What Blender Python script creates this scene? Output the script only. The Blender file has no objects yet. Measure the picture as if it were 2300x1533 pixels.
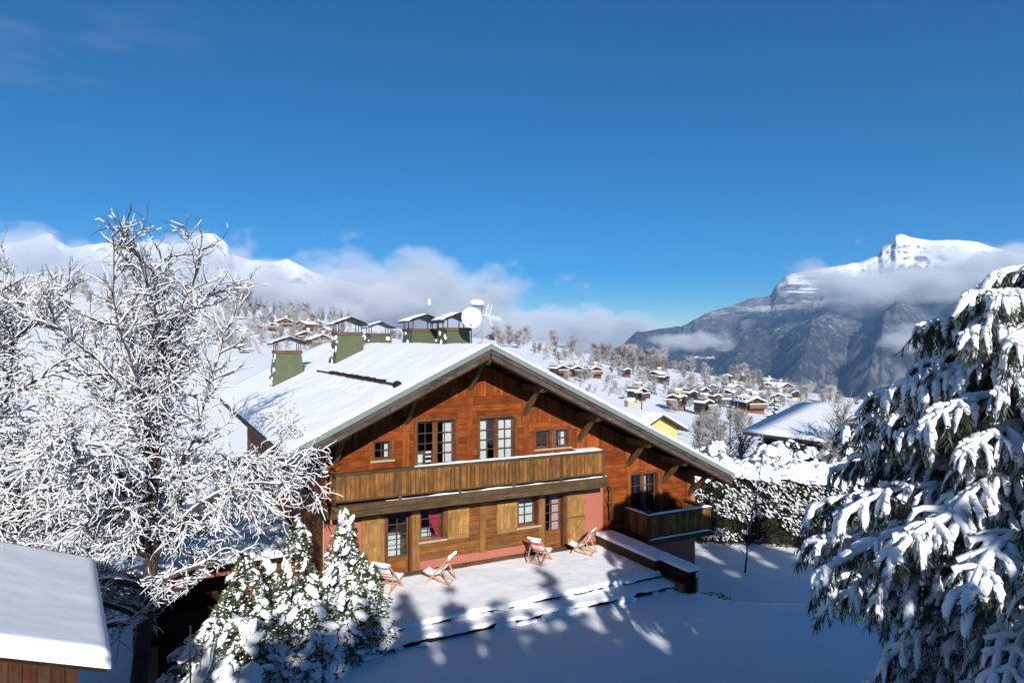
import bpy, bmesh, math, random
import numpy as np
from mathutils import Vector, Matrix

random.seed(7)
rng = np.random.default_rng(11)
C = bpy.context.scene.collection
scn = bpy.context.scene

# ------------------------------------------------------------------ camera, sky, sun, exposure
CAM_Z = 8.33
cam_d = bpy.data.cameras.new('camera')
cam = bpy.data.objects.new('camera', cam_d)
C.objects.link(cam)
cam.location = (0, 0, CAM_Z)
cam.rotation_euler = (math.radians(90), 0, 0)
cam_d.sensor_width = 36.0
cam_d.lens = 24.0
cam_d.clip_start = 0.5
cam_d.clip_end = 60000
scn.camera = cam

SUN_TO = Vector((0.237, -1.23, 0.55)).normalized()          # direction towards the sun
SUN_EL = math.asin(SUN_TO.z)
SUN_AZ = math.atan2(SUN_TO.x, SUN_TO.y)                      # clockwise from +Y
world = bpy.data.worlds.new('World')
scn.world = world
world.use_nodes = True
wn, wl = world.node_tree.nodes, world.node_tree.links
wn.clear()
w_out = wn.new('ShaderNodeOutputWorld')
w_bg = wn.new('ShaderNodeBackground')
w_bg.inputs['Strength'].default_value = 0.06
sky = wn.new('ShaderNodeTexSky')
sky.sky_type = 'NISHITA'
sky.sun_disc = False
sky.sun_elevation = SUN_EL
sky.sun_rotation = SUN_AZ
sky.altitude = 3000
sky.air_density = 1.0
sky.dust_density = 0.15
sky.ozone_density = 2.6
w_hsv = wn.new('ShaderNodeHueSaturation')
w_hsv.inputs['Saturation'].default_value = 1.7
w_hsv.inputs['Value'].default_value = 0.98
wl.new(sky.outputs[0], w_hsv.inputs['Color'])
# thin cirrus: stretched noise on the sky plane
w_tc = wn.new('ShaderNodeTexCoord')
w_map = wn.new('ShaderNodeMapping')
w_map.inputs['Rotation'].default_value = (0.0, -0.85, 0.0)
w_map.inputs['Scale'].default_value = (2.2, 2.0, 11.0)
wl.new(w_tc.outputs['Generated'], w_map.inputs[0])
w_noi = wn.new('ShaderNodeTexNoise')
w_noi.inputs['Scale'].default_value = 1.6
w_noi.inputs['Detail'].default_value = 7
w_noi.inputs['Roughness'].default_value = 0.62
w_noi.inputs['Distortion'].default_value = 0.6
wl.new(w_map.outputs[0], w_noi.inputs['Vector'])
w_rmp = wn.new('ShaderNodeMapRange')
w_rmp.inputs[1].default_value = 0.47
w_rmp.inputs[2].default_value = 0.86
w_rmp.inputs[3].default_value = 0.0
w_rmp.inputs[4].default_value = 0.35
wl.new(w_noi.outputs[0], w_rmp.inputs[0])
w_mix = wn.new('ShaderNodeMixRGB')
w_mix.inputs['Color2'].default_value = (5.2, 6.2, 7.6, 1)
w_dot = wn.new('ShaderNodeVectorMath')
w_dot.operation = 'DISTANCE'
w_dot.inputs[1].default_value = Vector((-0.655, 1.0, 0.425)).normalized()
wl.new(w_tc.outputs['Generated'], w_dot.inputs[0])
w_msk = wn.new('ShaderNodeMapRange')
w_msk.inputs[1].default_value = 0.02
w_msk.inputs[2].default_value = 0.17
w_msk.inputs[3].default_value = 1.0
w_msk.inputs[4].default_value = 0.0
wl.new(w_dot.outputs['Value'], w_msk.inputs[0])
w_mul = wn.new('ShaderNodeMath')
w_mul.operation = 'MULTIPLY'
wl.new(w_rmp.outputs[0], w_mul.inputs[0])
wl.new(w_msk.outputs[0], w_mul.inputs[1])
wl.new(w_mul.outputs[0], w_mix.inputs['Fac'])
wl.new(w_hsv.outputs[0], w_mix.inputs['Color1'])
wl.new(w_mix.outputs[0], w_bg.inputs['Color'])
wl.new(w_bg.outputs[0], w_out.inputs['Surface'])

sun_d = bpy.data.lights.new('sun', 'SUN')
sun_d.energy = 5.0
sun_d.angle = math.radians(0.53)
sun_d.color = (1.0, 0.97, 0.925)
sun = bpy.data.objects.new('sun', sun_d)
C.objects.link(sun)
sun.rotation_euler = (-SUN_TO).to_track_quat('-Z', 'Y').to_euler()
sun.location = (40, -200, 120)

scn.view_settings.view_transform = 'Standard'
scn.view_settings.look = 'None'
scn.view_settings.gamma = 1.0
scn.view_settings.use_curve_mapping = False
scn.view_settings.exposure = 0.52
scn.render.engine = 'CYCLES'
cy = scn.cycles
cy.use_denoising = True
cy.max_bounces = 6
cy.diffuse_bounces = 3
cy.glossy_bounces = 2
cy.transmission_bounces = 4
cy.transparent_max_bounces = 8
cy.volume_bounces = 3
cy.caustics_reflective = False
cy.caustics_refractive = False
cy.volume_max_steps = 256
cy.sample_clamp_indirect = 4.0

# ------------------------------------------------------------------ materials
def new_mat(name):
    m = bpy.data.materials.new(name)
    m.use_nodes = True
    nt = m.node_tree
    return m, nt.nodes, nt.links, nt.nodes['Principled BSDF']

def simple(name, col, rough=0.7, metal=0.0, var=0.12, scale=3.0, bump=0.0, bscale=20.0, objvar=0.0):
    m, n, l, b = new_mat(name)
    b.inputs['Roughness'].default_value = rough
    b.inputs['Metallic'].default_value = metal
    tc = n.new('ShaderNodeTexCoord')
    no = n.new('ShaderNodeTexNoise')
    no.inputs['Scale'].default_value = scale
    no.inputs['Detail'].default_value = 5
    l.new(tc.outputs['Object'], no.inputs['Vector'])
    hs = n.new('ShaderNodeHueSaturation')
    dim = 0.84 if max(col) < 0.75 else 0.92
    hs.inputs['Color'].default_value = (*[q * dim for q in col], 1)
    mr = n.new('ShaderNodeMapRange')
    mr.inputs[1].default_value = 0.3
    mr.inputs[2].default_value = 0.7
    mr.inputs[3].default_value = 1 - var
    mr.inputs[4].default_value = 1 + var
    l.new(no.outputs[0], mr.inputs[0])
    val = mr.outputs[0]
    if objvar:
        oi = n.new('ShaderNodeObjectInfo')
        mr2 = n.new('ShaderNodeMapRange')
        mr2.inputs[3].default_value = 1 - objvar
        mr2.inputs[4].default_value = 1 + objvar
        l.new(oi.outputs['Random'], mr2.inputs[0])
        mu = n.new('ShaderNodeMath')
        mu.operation = 'MULTIPLY'
        l.new(val, mu.inputs[0])
        l.new(mr2.outputs[0], mu.inputs[1])
        val = mu.outputs[0]
    l.new(val, hs.inputs['Value'])
    l.new(hs.outputs[0], b.inputs['Base Color'])
    if bump:
        nb = n.new('ShaderNodeTexNoise')
        nb.inputs['Scale'].default_value = bscale
        nb.inputs['Detail'].default_value = 6
        l.new(tc.outputs['Object'], nb.inputs['Vector'])
        bp = n.new('ShaderNodeBump')
        bp.inputs['Strength'].default_value = bump
        bp.inputs['Distance'].default_value = 0.05
        l.new(nb.outputs[0], bp.inputs['Height'])
        l.new(bp.outputs[0], b.inputs['Normal'])
    return m

def wood(name, c1, c2, axis, grey=None, greyamt=0.0, rough=0.7, objvar=0.22):
    """grain stretched along axis; tone differs board to board; optional grey weathering patches"""
    m, n, l, b = new_mat(name)
    b.inputs['Roughness'].default_value = rough
    b.inputs['Specular IOR Level'].default_value = 0.08
    tc = n.new('ShaderNodeTexCoord')
    oi = n.new('ShaderNodeObjectInfo')
    mp = n.new('ShaderNodeMapping')
    sc = [14.0, 14.0, 14.0]
    sc['xyz'.index(axis)] = 0.9
    mp.inputs['Scale'].default_value = sc
    add = n.new('ShaderNodeVectorMath')
    add.operation = 'ADD'
    l.new(tc.outputs['Object'], add.inputs[0])
    vm = n.new('ShaderNodeVectorMath')
    vm.operation = 'SCALE'
    vm.inputs[0].default_value = (7.1, 3.3, 5.7)
    l.new(oi.outputs['Random'], vm.inputs['Scale'])
    l.new(vm.outputs[0], add.inputs[1])
    l.new(add.outputs[0], mp.inputs[0])
    no = n.new('ShaderNodeTexNoise')
    no.inputs['Scale'].default_value = 1.0
    no.inputs['Detail'].default_value = 6
    no.inputs['Roughness'].default_value = 0.65
    no.inputs['Distortion'].default_value = 0.8
    l.new(mp.outputs[0], no.inputs['Vector'])
    cr = n.new('ShaderNodeValToRGB')
    cr.color_ramp.elements[0].position = 0.30
    c1, c2 = [q * 0.84 for q in c1], [q * 0.84 for q in c2]
    grey = [q * 0.84 for q in grey] if grey else None
    cr.color_ramp.elements[0].color = (*c1, 1)
    cr.color_ramp.elements[1].position = 0.72
    cr.color_ramp.elements[1].color = (*c2, 1)
    l.new(no.outputs[0], cr.inputs[0])
    col = cr.outputs[0]
    # knots and blotches
    n2 = n.new('ShaderNodeTexNoise')
    n2.inputs['Scale'].default_value = 2.3
    n2.inputs['Detail'].default_value = 4
    l.new(add.outputs[0], n2.inputs['Vector'])
    hs = n.new('ShaderNodeHueSaturation')
    mr = n.new('ShaderNodeMapRange')
    mr.inputs[1].default_value = 0.3
    mr.inputs[2].default_value = 0.7
    mr.inputs[3].default_value = 0.68
    mr.inputs[4].default_value = 1.28
    l.new(n2.outputs[0], mr.inputs[0])
    mr2 = n.new('ShaderNodeMapRange')
    mr2.inputs[3].default_value = 1 - objvar
    mr2.inputs[4].default_value = 1 + objvar
    l.new(oi.outputs['Random'], mr2.inputs[0])
    mu = n.new('ShaderNodeMath')
    mu.operation = 'MULTIPLY'
    l.new(mr.outputs[0], mu.inputs[0])
    l.new(mr2.outputs[0], mu.inputs[1])
    l.new(mu.outputs[0], hs.inputs['Value'])
    l.new(col, hs.inputs['Color'])
    col = hs.outputs[0]
    if grey:
        n3 = n.new('ShaderNodeTexNoise')
        n3.inputs['Scale'].default_value = 1.1
        n3.inputs['Detail'].default_value = 7
        n3.inputs['Roughness'].default_value = 0.7
        l.new(add.outputs[0], n3.inputs['Vector'])
        mr3 = n.new('ShaderNodeMapRange')
        mr3.inputs[1].default_value = 0.42
        mr3.inputs[2].default_value = 0.62
        mr3.inputs[3].default_value = 0.0
        mr3.inputs[4].default_value = greyamt
        l.new(n3.outputs[0], mr3.inputs[0])
        mx = n.new('ShaderNodeMixRGB')
        mx.inputs['Color2'].default_value = (*grey, 1)
        l.new(mr3.outputs[0], mx.inputs['Fac'])
        l.new(col, mx.inputs['Color1'])
        col = mx.outputs[0]
    l.new(col, b.inputs['Base Color'])
    bp = n.new('ShaderNodeBump')
    bp.inputs['Strength'].default_value = 0.35
    bp.inputs['Distance'].default_value = 0.012
    l.new(no.outputs[0], bp.inputs['Height'])
    l.new(bp.outputs[0], b.inputs['Normal'])
    return m

def snow_mat(name, bump=0.25, scale=6.0, col=(0.88, 0.89, 0.91)):
    m, n, l, b = new_mat(name)
    b.inputs['Base Color'].default_value = (*col, 1)
    b.inputs['Roughness'].default_value = 0.65
    b.inputs['Specular IOR Level'].default_value = 0.2
    tc = n.new('ShaderNodeTexCoord')
    nb = n.new('ShaderNodeTexNoise')
    nb.inputs['Scale'].default_value = scale
    nb.inputs['Detail'].default_value = 8
    nb.inputs['Roughness'].default_value = 0.6
    l.new(tc.outputs['Object'], nb.inputs['Vector'])
    bp = n.new('ShaderNodeBump')
    bp.inputs['Strength'].default_value = bump
    bp.inputs['Distance'].default_value = 0.06
    l.new(nb.outputs[0], bp.inputs['Height'])
    l.new(bp.outputs[0], b.inputs['Normal'])
    return m

M = {}
M['snow'] = snow_mat('snow', 0.22, 3.0)
M['roof_snow'] = snow_mat('roof_snow', 0.12, 2.0)
M['clump_snow'] = snow_mat('clump_snow', 0.3, 14.0)
M['twig_snow'] = snow_mat('twig_snow', 0.0, 20.0)
M['plank_h'] = wood('plank_h', (0.13, 0.028, 0.005), (0.325, 0.080, 0.016), 'x', objvar=0.28)
M['plank_v'] = wood('plank_v', (0.15, 0.033, 0.006), (0.39, 0.102, 0.020), 'z', objvar=0.3)
M['post_wood'] = wood('post_wood', (0.17, 0.042, 0.009), (0.31, 0.09, 0.018), 'z', objvar=0.12)
M['low_h'] = wood('low_h', (0.11, 0.036, 0.008), (0.29, 0.115, 0.03), 'x', (0.13, 0.085, 0.045), 0.5)
M['low_v'] = wood('low_v', (0.15, 0.055, 0.014), (0.33, 0.155, 0.045), 'z', (0.14, 0.10, 0.055), 0.45)
M['shutter'] = wood('shutter', (0.22, 0.10, 0.024), (0.50, 0.27, 0.085), 'z', (0.17, 0.12, 0.06), 0.45)
M['slat'] = wood('slat', (0.085, 0.033, 0.008), (0.40, 0.180, 0.046), 'z', (0.10, 0.062, 0.032), 0.6, objvar=0.3)
M['rail'] = wood('rail', (0.052, 0.031, 0.014), (0.15, 0.092, 0.042), 'x', (0.075, 0.058, 0.038), 0.65)
M['barge'] = wood('barge', (0.038, 0.029, 0.022), (0.125, 0.098, 0.078), 'x', (0.115, 0.100, 0.086), 0.7, objvar=0.25)
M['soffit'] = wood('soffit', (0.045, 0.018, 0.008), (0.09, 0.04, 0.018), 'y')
M['bracket'] = wood('bracket', (0.10, 0.055, 0.02), (0.25, 0.15, 0.055), 'y', (0.15, 0.11, 0.06), 0.4)
M['frame'] = wood('frame', (0.09, 0.035, 0.016), (0.19, 0.085, 0.04), 'z', objvar=0.1)
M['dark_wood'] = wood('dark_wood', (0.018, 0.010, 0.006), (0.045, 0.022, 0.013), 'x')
M['pink'] = simple('pink_render', (0.40, 0.128, 0.082), 0.85, var=0.05, scale=1.2, bump=0.15, bscale=60)
M['sill'] = simple('sill_wood', (0.42, 0.33, 0.20), 0.6, var=0.1)
M['green'] = simple('green_metal', (0.072, 0.086, 0.034), 0.5, var=0.12, scale=2)
M['rust'] = simple('rust_band', (0.12, 0.055, 0.03), 0.7, var=0.25, scale=6)
M['black'] = simple('black_metal', (0.022, 0.022, 0.024), 0.5)
M['grey_metal'] = simple('grey_metal', (0.3, 0.31, 0.32), 0.4, metal=0.6)
M['edge_metal'] = simple('edge_metal', (0.20, 0.235, 0.225), 0.45, var=0.05)
M['white'] = simple('white_paint', (0.8, 0.8, 0.79), 0.45, var=0.03)
M['chair_wood'] = simple('chair_wood', (0.52, 0.30, 0.16), 0.5, var=0.15, scale=8)
M['interior'] = simple('interior', (0.10, 0.075, 0.05), 0.8)
M['bark'] = simple('bark', (0.055, 0.043, 0.035), 0.9, var=0.35, scale=9, bump=0.6, bscale=25)
M['twig'] = simple('twig_bark', (0.075, 0.05, 0.042), 0.9, var=0.3, scale=4)
M['needle'] = simple('pine_needle', (0.035, 0.052, 0.022), 0.55, var=0.5, scale=5)
M['leaf'] = simple('shrub_leaf', (0.060, 0.088, 0.026), 0.45, var=0.5, scale=6)
M['hedge_leaf'] = simple('hedge_leaf', (0.040, 0.038, 0.014), 0.6, var=0.6, scale=1.6)
M['spruce'] = simple('spruce_needle', (0.020, 0.032, 0.020), 0.6, var=0.4, scale=2)
M['frost_twig'] = simple('frost_twig', (0.36, 0.345, 0.335), 0.9, var=0.35, scale=0.5, objvar=0.3)
M['brown_twig'] = simple('brown_twig', (0.20, 0.155, 0.13), 0.9, var=0.3, scale=0.5, objvar=0.25)
M['house_brown'] = simple('house_brown', (0.15, 0.065, 0.032), 0.8, var=0.25, scale=0.9, objvar=0.45)
M['house_cream'] = simple('house_cream', (0.45, 0.36, 0.24), 0.8, var=0.1, scale=0.9, objvar=0.15)
M['house_yellow'] = simple('house_yellow', (0.72, 0.50, 0.18), 0.8, var=0.08, scale=0.9)
M['house_red'] = simple('house_red', (0.28, 0.055, 0.035), 0.8, var=0.1)
M['house_dark'] = simple('house_dark', (0.05, 0.035, 0.028), 0.8, var=0.2)
M['glass_dark'] = simple('glass_dark', (0.02, 0.025, 0.03), 0.08)
M['brick_red'] = simple('chimney_red', (0.23, 0.08, 0.05), 0.9, var=0.3, scale=5)
M['stone'] = simple('stone', (0.2, 0.185, 0.16), 0.9, var=0.3, scale=4, bump=0.5, bscale=8)

def curtain_mat(name, col):
    m, n, l, b = new_mat(name)
    b.inputs['Base Color'].default_value = (*col, 1)
    b.inputs['Roughness'].default_value = 0.9
    return m
M['voile'] = curtain_mat('voile', (0.62, 0.62, 0.64))
M['rose'] = curtain_mat('rose_curtain', (0.55, 0.34, 0.34))
M['red_cloth'] = curtain_mat('red_curtain', (0.42, 0.015, 0.05))

def glass_mat():
    m, n, l, b = new_mat('window_glass')
    n.remove(b)
    out = n['Material Output']
    tr = n.new('ShaderNodeBsdfTransparent')
    tr.inputs[0].default_value = (0.9, 0.93, 0.93, 1)
    gl = n.new('ShaderNodeBsdfGlossy')
    gl.inputs['Roughness'].default_value = 0.03
    fr = n.new('ShaderNodeFresnel')
    fr.inputs[0].default_value = 1.5
    mx = n.new('ShaderNodeMixShader')
    l.new(fr.outputs[0], mx.inputs[0])
    l.new(tr.outputs[0], mx.inputs[1])
    l.new(gl.outputs[0], mx.inputs[2])
    l.new(mx.outputs[0], out.inputs['Surface'])
    return m
M['glass'] = glass_mat()

def stripe_mat(name, cols, scale):
    m, n, l, b = new_mat(name)
    b.inputs['Roughness'].default_value = 0.85
    uv = n.new('ShaderNodeUVMap')
    sx = n.new('ShaderNodeSeparateXYZ')
    l.new(uv.outputs[0], sx.inputs[0])
    mu = n.new('ShaderNodeMath')
    mu.operation = 'MULTIPLY'
    mu.inputs[1].default_value = scale
    l.new(sx.outputs[1], mu.inputs[0])
    fr = n.new('ShaderNodeMath')
    fr.operation = 'FRACT'
    l.new(mu.outputs[0], fr.inputs[0])
    cr = n.new('ShaderNodeValToRGB')
    cr.color_ramp.interpolation = 'CONSTANT'
    e = cr.color_ramp.elements
    k = len(cols)
    e[0].position = 0
    e[0].color = (*cols[0], 1)
    e[1].position = 1 / k
    e[1].color = (*cols[1], 1)
    for i in range(2, k):
        x = e.new(i / k)
        x.color = (*cols[i], 1)
    l.new(fr.outputs[0], cr.inputs[0])
    l.new(cr.outputs[0], b.inputs['Base Color'])
    return m
W_, R_, B_, O_ = (0.72, 0.70, 0.68), (0.62, 0.08, 0.06), (0.16, 0.20, 0.42), (0.62, 0.30, 0.18)
M['sling_blue'] = stripe_mat('sling_blue', [W_, B_, W_, W_, O_, W_, R_, W_, (0.5, 0.55, 0.7), W_], 2.0)
M['sling_red'] = stripe_mat('sling_red', [W_, R_, W_, (0.72, 0.5, 0.45), R_, W_, O_, W_], 1.5)

# ------------------------------------------------------------------ mesh helpers
def link(o, parent=None):
    C.objects.link(o)
    if parent is not None:
        o.parent = parent
    return o

def mesh_np(name, V, F, mat, parent=None, smooth=False, midx=None):
    me = bpy.data.meshes.new(name)
    V = np.asarray(V, dtype=np.float32).reshape(-1, 3)
    me.vertices.add(len(V))
    me.vertices.foreach_set('co', V.ravel())
    if not isinstance(F, (list, tuple)):
        F = [F]
    F = [np.asarray(f, dtype=np.int32) for f in F if len(f)]
    nl = sum(f.size for f in F)
    npoly = sum(len(f) for f in F)
    me.loops.add(nl)
    me.polygons.add(npoly)
    me.loops.foreach_set('vertex_index', np.concatenate([f.ravel() for f in F]))
    st, off = [], 0
    for f in F:
        st.append(off + np.arange(len(f), dtype=np.int32) * f.shape[1])
        off += f.size
    me.polygons.foreach_set('loop_start', np.concatenate(st))
    mats = mat if isinstance(mat, (list, tuple)) else [mat]
    for mm in mats:
        me.materials.append(mm)
    if midx is not None:
        me.polygons.foreach_set('material_index', np.asarray(midx, dtype=np.int32))
    me.update(calc_edges=True)
    me.polygons.foreach_set('use_smooth', np.full(npoly, bool(smooth)))
    me.validate()
    o = bpy.data.objects.new(name, me)
    return link(o, parent)

BOXF = np.array([[0, 3, 2, 1], [4, 5, 6, 7], [0, 1, 5, 4], [1, 2, 6, 5], [2, 3, 7, 6], [3, 0, 4, 7]])

class MB:
    def __init__(s):
        s.v, s.q, s.t, s.n = [], [], [], 0
    def add(s, V, F):
        V = np.asarray(V, float).reshape(-1, 3)
        F = np.asarray(F, int)
        if len(F):
            (s.q if F.shape[1] == 4 else s.t).append(F + s.n)
        s.v.append(V)
        s.n += len(V)
    def box(s, x0, x1, y0, y1, z0, z1):
        V = [(x0, y0, z0), (x1, y0, z0), (x1, y1, z0), (x0, y1, z0), (x0, y0, z1), (x1, y0, z1), (x1, y1, z1), (x0, y1, z1)]
        s.add(V, BOXF)
        return s
    def hexa(s, V):
        s.add(V, BOXF)
        return s
    def bar(s, p0, p1, w, h, up=(0, 0, 1)):
        p0, p1, up = Vector(p0), Vector(p1), Vector(up)
        d = (p1 - p0).normalized()
        sd = d.cross(up)
        if sd.length < 1e-4:
            sd = d.cross(Vector((0, 1, 0)))
        sd.normalize()
        u = sd.cross(d)
        sd, u = sd * w / 2, u * h / 2
        s.add([p0 - sd - u, p1 - sd - u, p1 + sd - u, p0 + sd - u, p0 - sd + u, p1 - sd + u, p1 + sd + u, p0 + sd + u], BOXF)
        return s
    def tube(s, p0, p1, r0, r1=None, k=8):
        V, F = prisms(np.array([p0], float), np.array([p1], float), np.array([r0]), np.array([r0 if r1 is None else r1]), k)
        s.add(V, F)
        for c in (0, 1):
            ring = [i * 2 + c for i in range(k)]
            ctr = V[ring].mean(0)
            s.add(np.vstack([V[ring], ctr[None]]), [[i, (i + 1) % k, k] if c else [(i + 1) % k, i, k] for i in range(k)])
        return s
    def build(s, name, mat, parent=None, smooth=False):
        F = []
        if s.q:
            F.append(np.vstack(s.q))
        if s.t:
            F.append(np.vstack(s.t))
        return mesh_np(name, np.vstack(s.v), F, mat, parent, smooth)

def prisms(P0, P1, R0, R1, k=3):
    """open tubes, one per segment; vert order per segment: (i*2 + end)"""
    D = P1 - P0
    L = np.linalg.norm(D, axis=1, keepdims=True)
    D = D / np.maximum(L, 1e-9)
    ref = np.where(np.abs(D[:, 2:3]) > 0.9, np.array([[1.0, 0, 0]]), np.array([[0, 0, 1.0]]))
    A = np.cross(D, ref)
    A /= np.linalg.norm(A, axis=1, keepdims=True)
    B = np.cross(A, D)
    n = len(P0)
    V = np.zeros((n, k, 2, 3))
    for i in range(k):
        an = 2 * math.pi * i / k + math.pi / 2
        off = A * math.cos(an) + B * math.sin(an)
        V[:, i, 0] = P0 + off * R0[:, None]
        V[:, i, 1] = P1 + off * R1[:, None]
    base = (np.arange(n) * k * 2)[:, None]
    F = []
    for i in range(k):
        j = (i + 1) % k
        F.append(np.hstack([base + 2 * i, base + 2 * i + 1, base + 2 * j + 1, base + 2 * j]))
    return V.reshape(-1, 3), np.vstack(F)

def ico(sub):
    bm = bmesh.new()
    bmesh.ops.create_icosphere(bm, subdivisions=sub, radius=1.0)
    V = np.array([v.co[:] for v in bm.verts])
    F = np.array([[v.index for v in f.verts] for f in bm.faces])
    bm.free()
    return V, F
ICO1, ICO2, ICO3 = ico(1), ico(2), ico(3)

def blobs(P, S, tmpl=ICO2, flat=0.45, rough=0.16, R=None):
    """N lumps at P (N,3) scaled S (N,3); bottoms flattened; optional rotation (N,3,3)"""
    TV, TF = tmpl
    n, k = len(P), len(TV)
    V = np.repeat(TV[None], n, 0).copy()
    V *= (1 + rough * rng.normal(size=(n, k, 1)).clip(-2, 2))
    V[:, :, 2] = np.where(V[:, :, 2] < 0, V[:, :, 2] * flat, V[:, :, 2])
    V *= S[:, None, :]
    if R is not None:
        V = np.einsum('nij,nkj->nki', R, V)
    V += P[:, None, :]
    F = (TF[None] + (np.arange(n) * k)[:, None, None]).reshape(-1, 3)
    return V.reshape(-1, 3), F

def rot_align(D, roll=None):
    """rotation matrices whose x axis is D and whose z axis is as upright as possible"""
    X = D / np.linalg.norm(D, axis=1, keepdims=True)
    up = np.tile(np.array([[0, 0, 1.0]]), (len(D), 1))
    up[np.abs(X[:, 2]) > 0.97] = (1, 0, 0)
    Y = np.cross(up, X)
    Y /= np.linalg.norm(Y, axis=1, keepdims=True)
    Z = np.cross(X, Y)
    return np.stack([X, Y, Z], axis=2)

def tag(o, label=None, cat=None, group=None, kind=None):
    if label: o['label'] = label
    if cat: o['category'] = cat
    if group: o['group'] = group
    if kind: o['kind'] = kind
    return o

def empty(name, loc, rz=0.0, label=None, cat=None, group=None):
    o = bpy.data.objects.new(name, None)
    o.empty_display_size = 0.3
    link(o)
    o.location = loc
    o.rotation_euler = (0, 0, rz)
    return tag(o, label, cat, group)

CH = {}
def copy_tree(o, parent=None):
    c = o.copy()
    link(c, parent)
    for ch in o.children:
        copy_tree(ch, c)
    return c

# value noise
class VN:
    def __init__(s, seed):
        s.t = np.random.default_rng(seed).random((256, 256))
    def __call__(s, x, y):
        x, y = np.asarray(x, float), np.asarray(y, float)
        xi, yi = np.floor(x).astype(int), np.floor(y).astype(int)
        fx, fy = x - xi, y - yi
        fx, fy = fx * fx * (3 - 2 * fx), fy * fy * (3 - 2 * fy)
        t = s.t
        a, b = t[xi & 255, yi & 255], t[(xi + 1) & 255, yi & 255]
        c, d = t[xi & 255, (yi + 1) & 255], t[(xi + 1) & 255, (yi + 1) & 255]
        return a * (1 - fx) * (1 - fy) + b * fx * (1 - fy) + c * (1 - fx) * fy + d * fx * fy
    def fbm(s, x, y, o=5, g=0.5):
        r, a, tot = 0, 1, 0
        for i in range(o):
            r = r + a * s(x * 2 ** i + 17.3 * i, y * 2 ** i + 5.1 * i)
            tot += a
            a *= g
        return r / tot
    def ridge(s, x, y, o=5, g=0.5):
        r, a, tot = 0, 1, 0
        for i in range(o):
            r = r + a * (1 - np.abs(2 * s(x * 2 ** i + 31.7 * i, y * 2 ** i + 9.4 * i) - 1))
            tot += a
            a *= g
        return r / tot
N1, N2, N3 = VN(1), VN(2), VN(3)
def sstep(a, b, x):
    t = np.clip((np.asarray(x, float) - a) / (b - a), 0, 1)
    return t * t * (3 - 2 * t)

# ------------------------------------------------------------------ the house frame
TH = math.atan2(0.4633, 0.8862)
CT, ST = math.cos(TH), math.sin(TH)
OY = 27.0
def hw(a, b, z=0.0):                     # house coordinates -> world
    return Vector((a * CT - b * ST, OY + a * ST + b * CT, z))
def to_house(X, Y):
    dy = Y - OY
    return X * CT + dy * ST, -X * ST + dy * CT

# ------------------------------------------------------------------ ground
FPX = 1533.0
SKX = np.array([-1.6, -1.0, -0.75, -0.555, -0.36, -0.26, -0.163, -0.033, 0.033, 0.098, 0.163, 0.228, 0.293, 0.359, 0.424, 0.489, 0.555, 0.75, 1.6])
SKY = np.array([560, 590, 606, 640, 690, 715, 737, 758, 768, 786, 802, 824, 842, 860, 880, 893, 903, 930, 960.0])
SKR = np.array([900, 900, 900, 900, 850, 800, 700, 620, 580, 540, 500, 470, 450, 430, 410, 400, 390, 380, 380.0])
def ground(X, Y):
    X, Y = np.asarray(X, float), np.asarray(Y, float)
    a, b = to_house(X, Y)
    # near the house
    left = sstep(-8.2, -11.5, a) * sstep(13, 22, Y)
    right = sstep(23.2, 28.5, Y + 0.10 * (X - 7)) * sstep(4.3, 6.2, a)
    z = -0.62 - 3.4 * left - 2.15 * right
    z = z + 0.22 * (N1.fbm(X * 0.25, Y * 0.25, 3) - 0.5) + 0.07 * (N2.fbm(X * 1.1, Y * 1.1, 4) - 0.5)
    z = z + 0.25 * sstep(18, 8, Y) * sstep(-9, -5, X)
    # the hillside beyond
    r = np.hypot(X, Y)
    Yd = np.maximum(Y, 0.3 * r)
    s = np.clip(X / np.maximum(Yd, 1e-3), -1.6, 1.6)
    R = np.interp(s, SKX, SKR)
    zR = CAM_Z + (766 - np.interp(s, SKX, SKY)) / FPX * R
    z0 = np.interp(s, [-1, -0.3, 0.1, 0.5, 1.0], [-4, -4, -3.5, -3.0, -3.0])
    u = (Yd - 46) / (R - 46)
    zf = z0 + (zR - z0) * np.clip(u, 0, 1) - 0.42 * np.maximum(Yd - R, 0)
    amp = np.clip((Yd - 46) * 0.012, 0, 5) * np.where(u > 1, 0.3, 1)
    zf = zf + amp * (N3.fbm(X * 0.011, Y * 0.011, 4) - 0.5) * 1.6
    t = sstep(42, 56, Yd)
    far = np.where(Y > 0, t, 0)
    zb = -1.0 + 0.02 * np.maximum(0, -Y - 12)
    z = np.where(Y > 4, z, np.where(Y < -4, zb, z * (Y + 4) / 8 + zb * (4 - Y) / 8))
    return z * (1 - far) + zf * far

def build_ground():
    fr = np.radians(np.linspace(-48, 48, 460))
    bk = np.radians(np.linspace(48, 312, 70))[1:-1]
    ang = np.concatenate([fr, bk])
    rad = np.concatenate([[0.5, 3.0, 6.0], 9.0 * 1.0148 ** np.arange(0, 356)])
    A, Rr = np.meshgrid(ang, rad, indexing='ij')
    X, Y = Rr * np.sin(A), Rr * np.cos(A)
    Z = ground(X, Y)
    n, m = X.shape
    V = np.stack([X, Y, Z], -1).reshape(-1, 3)
    idx = np.arange(n * m).reshape(n, m)
    i2 = np.roll(idx, -1, 0)
    F = np.stack([idx[:, :-1], idx[:, 1:], i2[:, 1:], i2[:, :-1]], -1).reshape(-1, 4)
    keep = np.ones(len(F), bool)
    o = mesh_np('ground', V, F[keep][:, ::-1], M['snow'], smooth=True)
    return tag(o, kind='structure')
build_ground()

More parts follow.
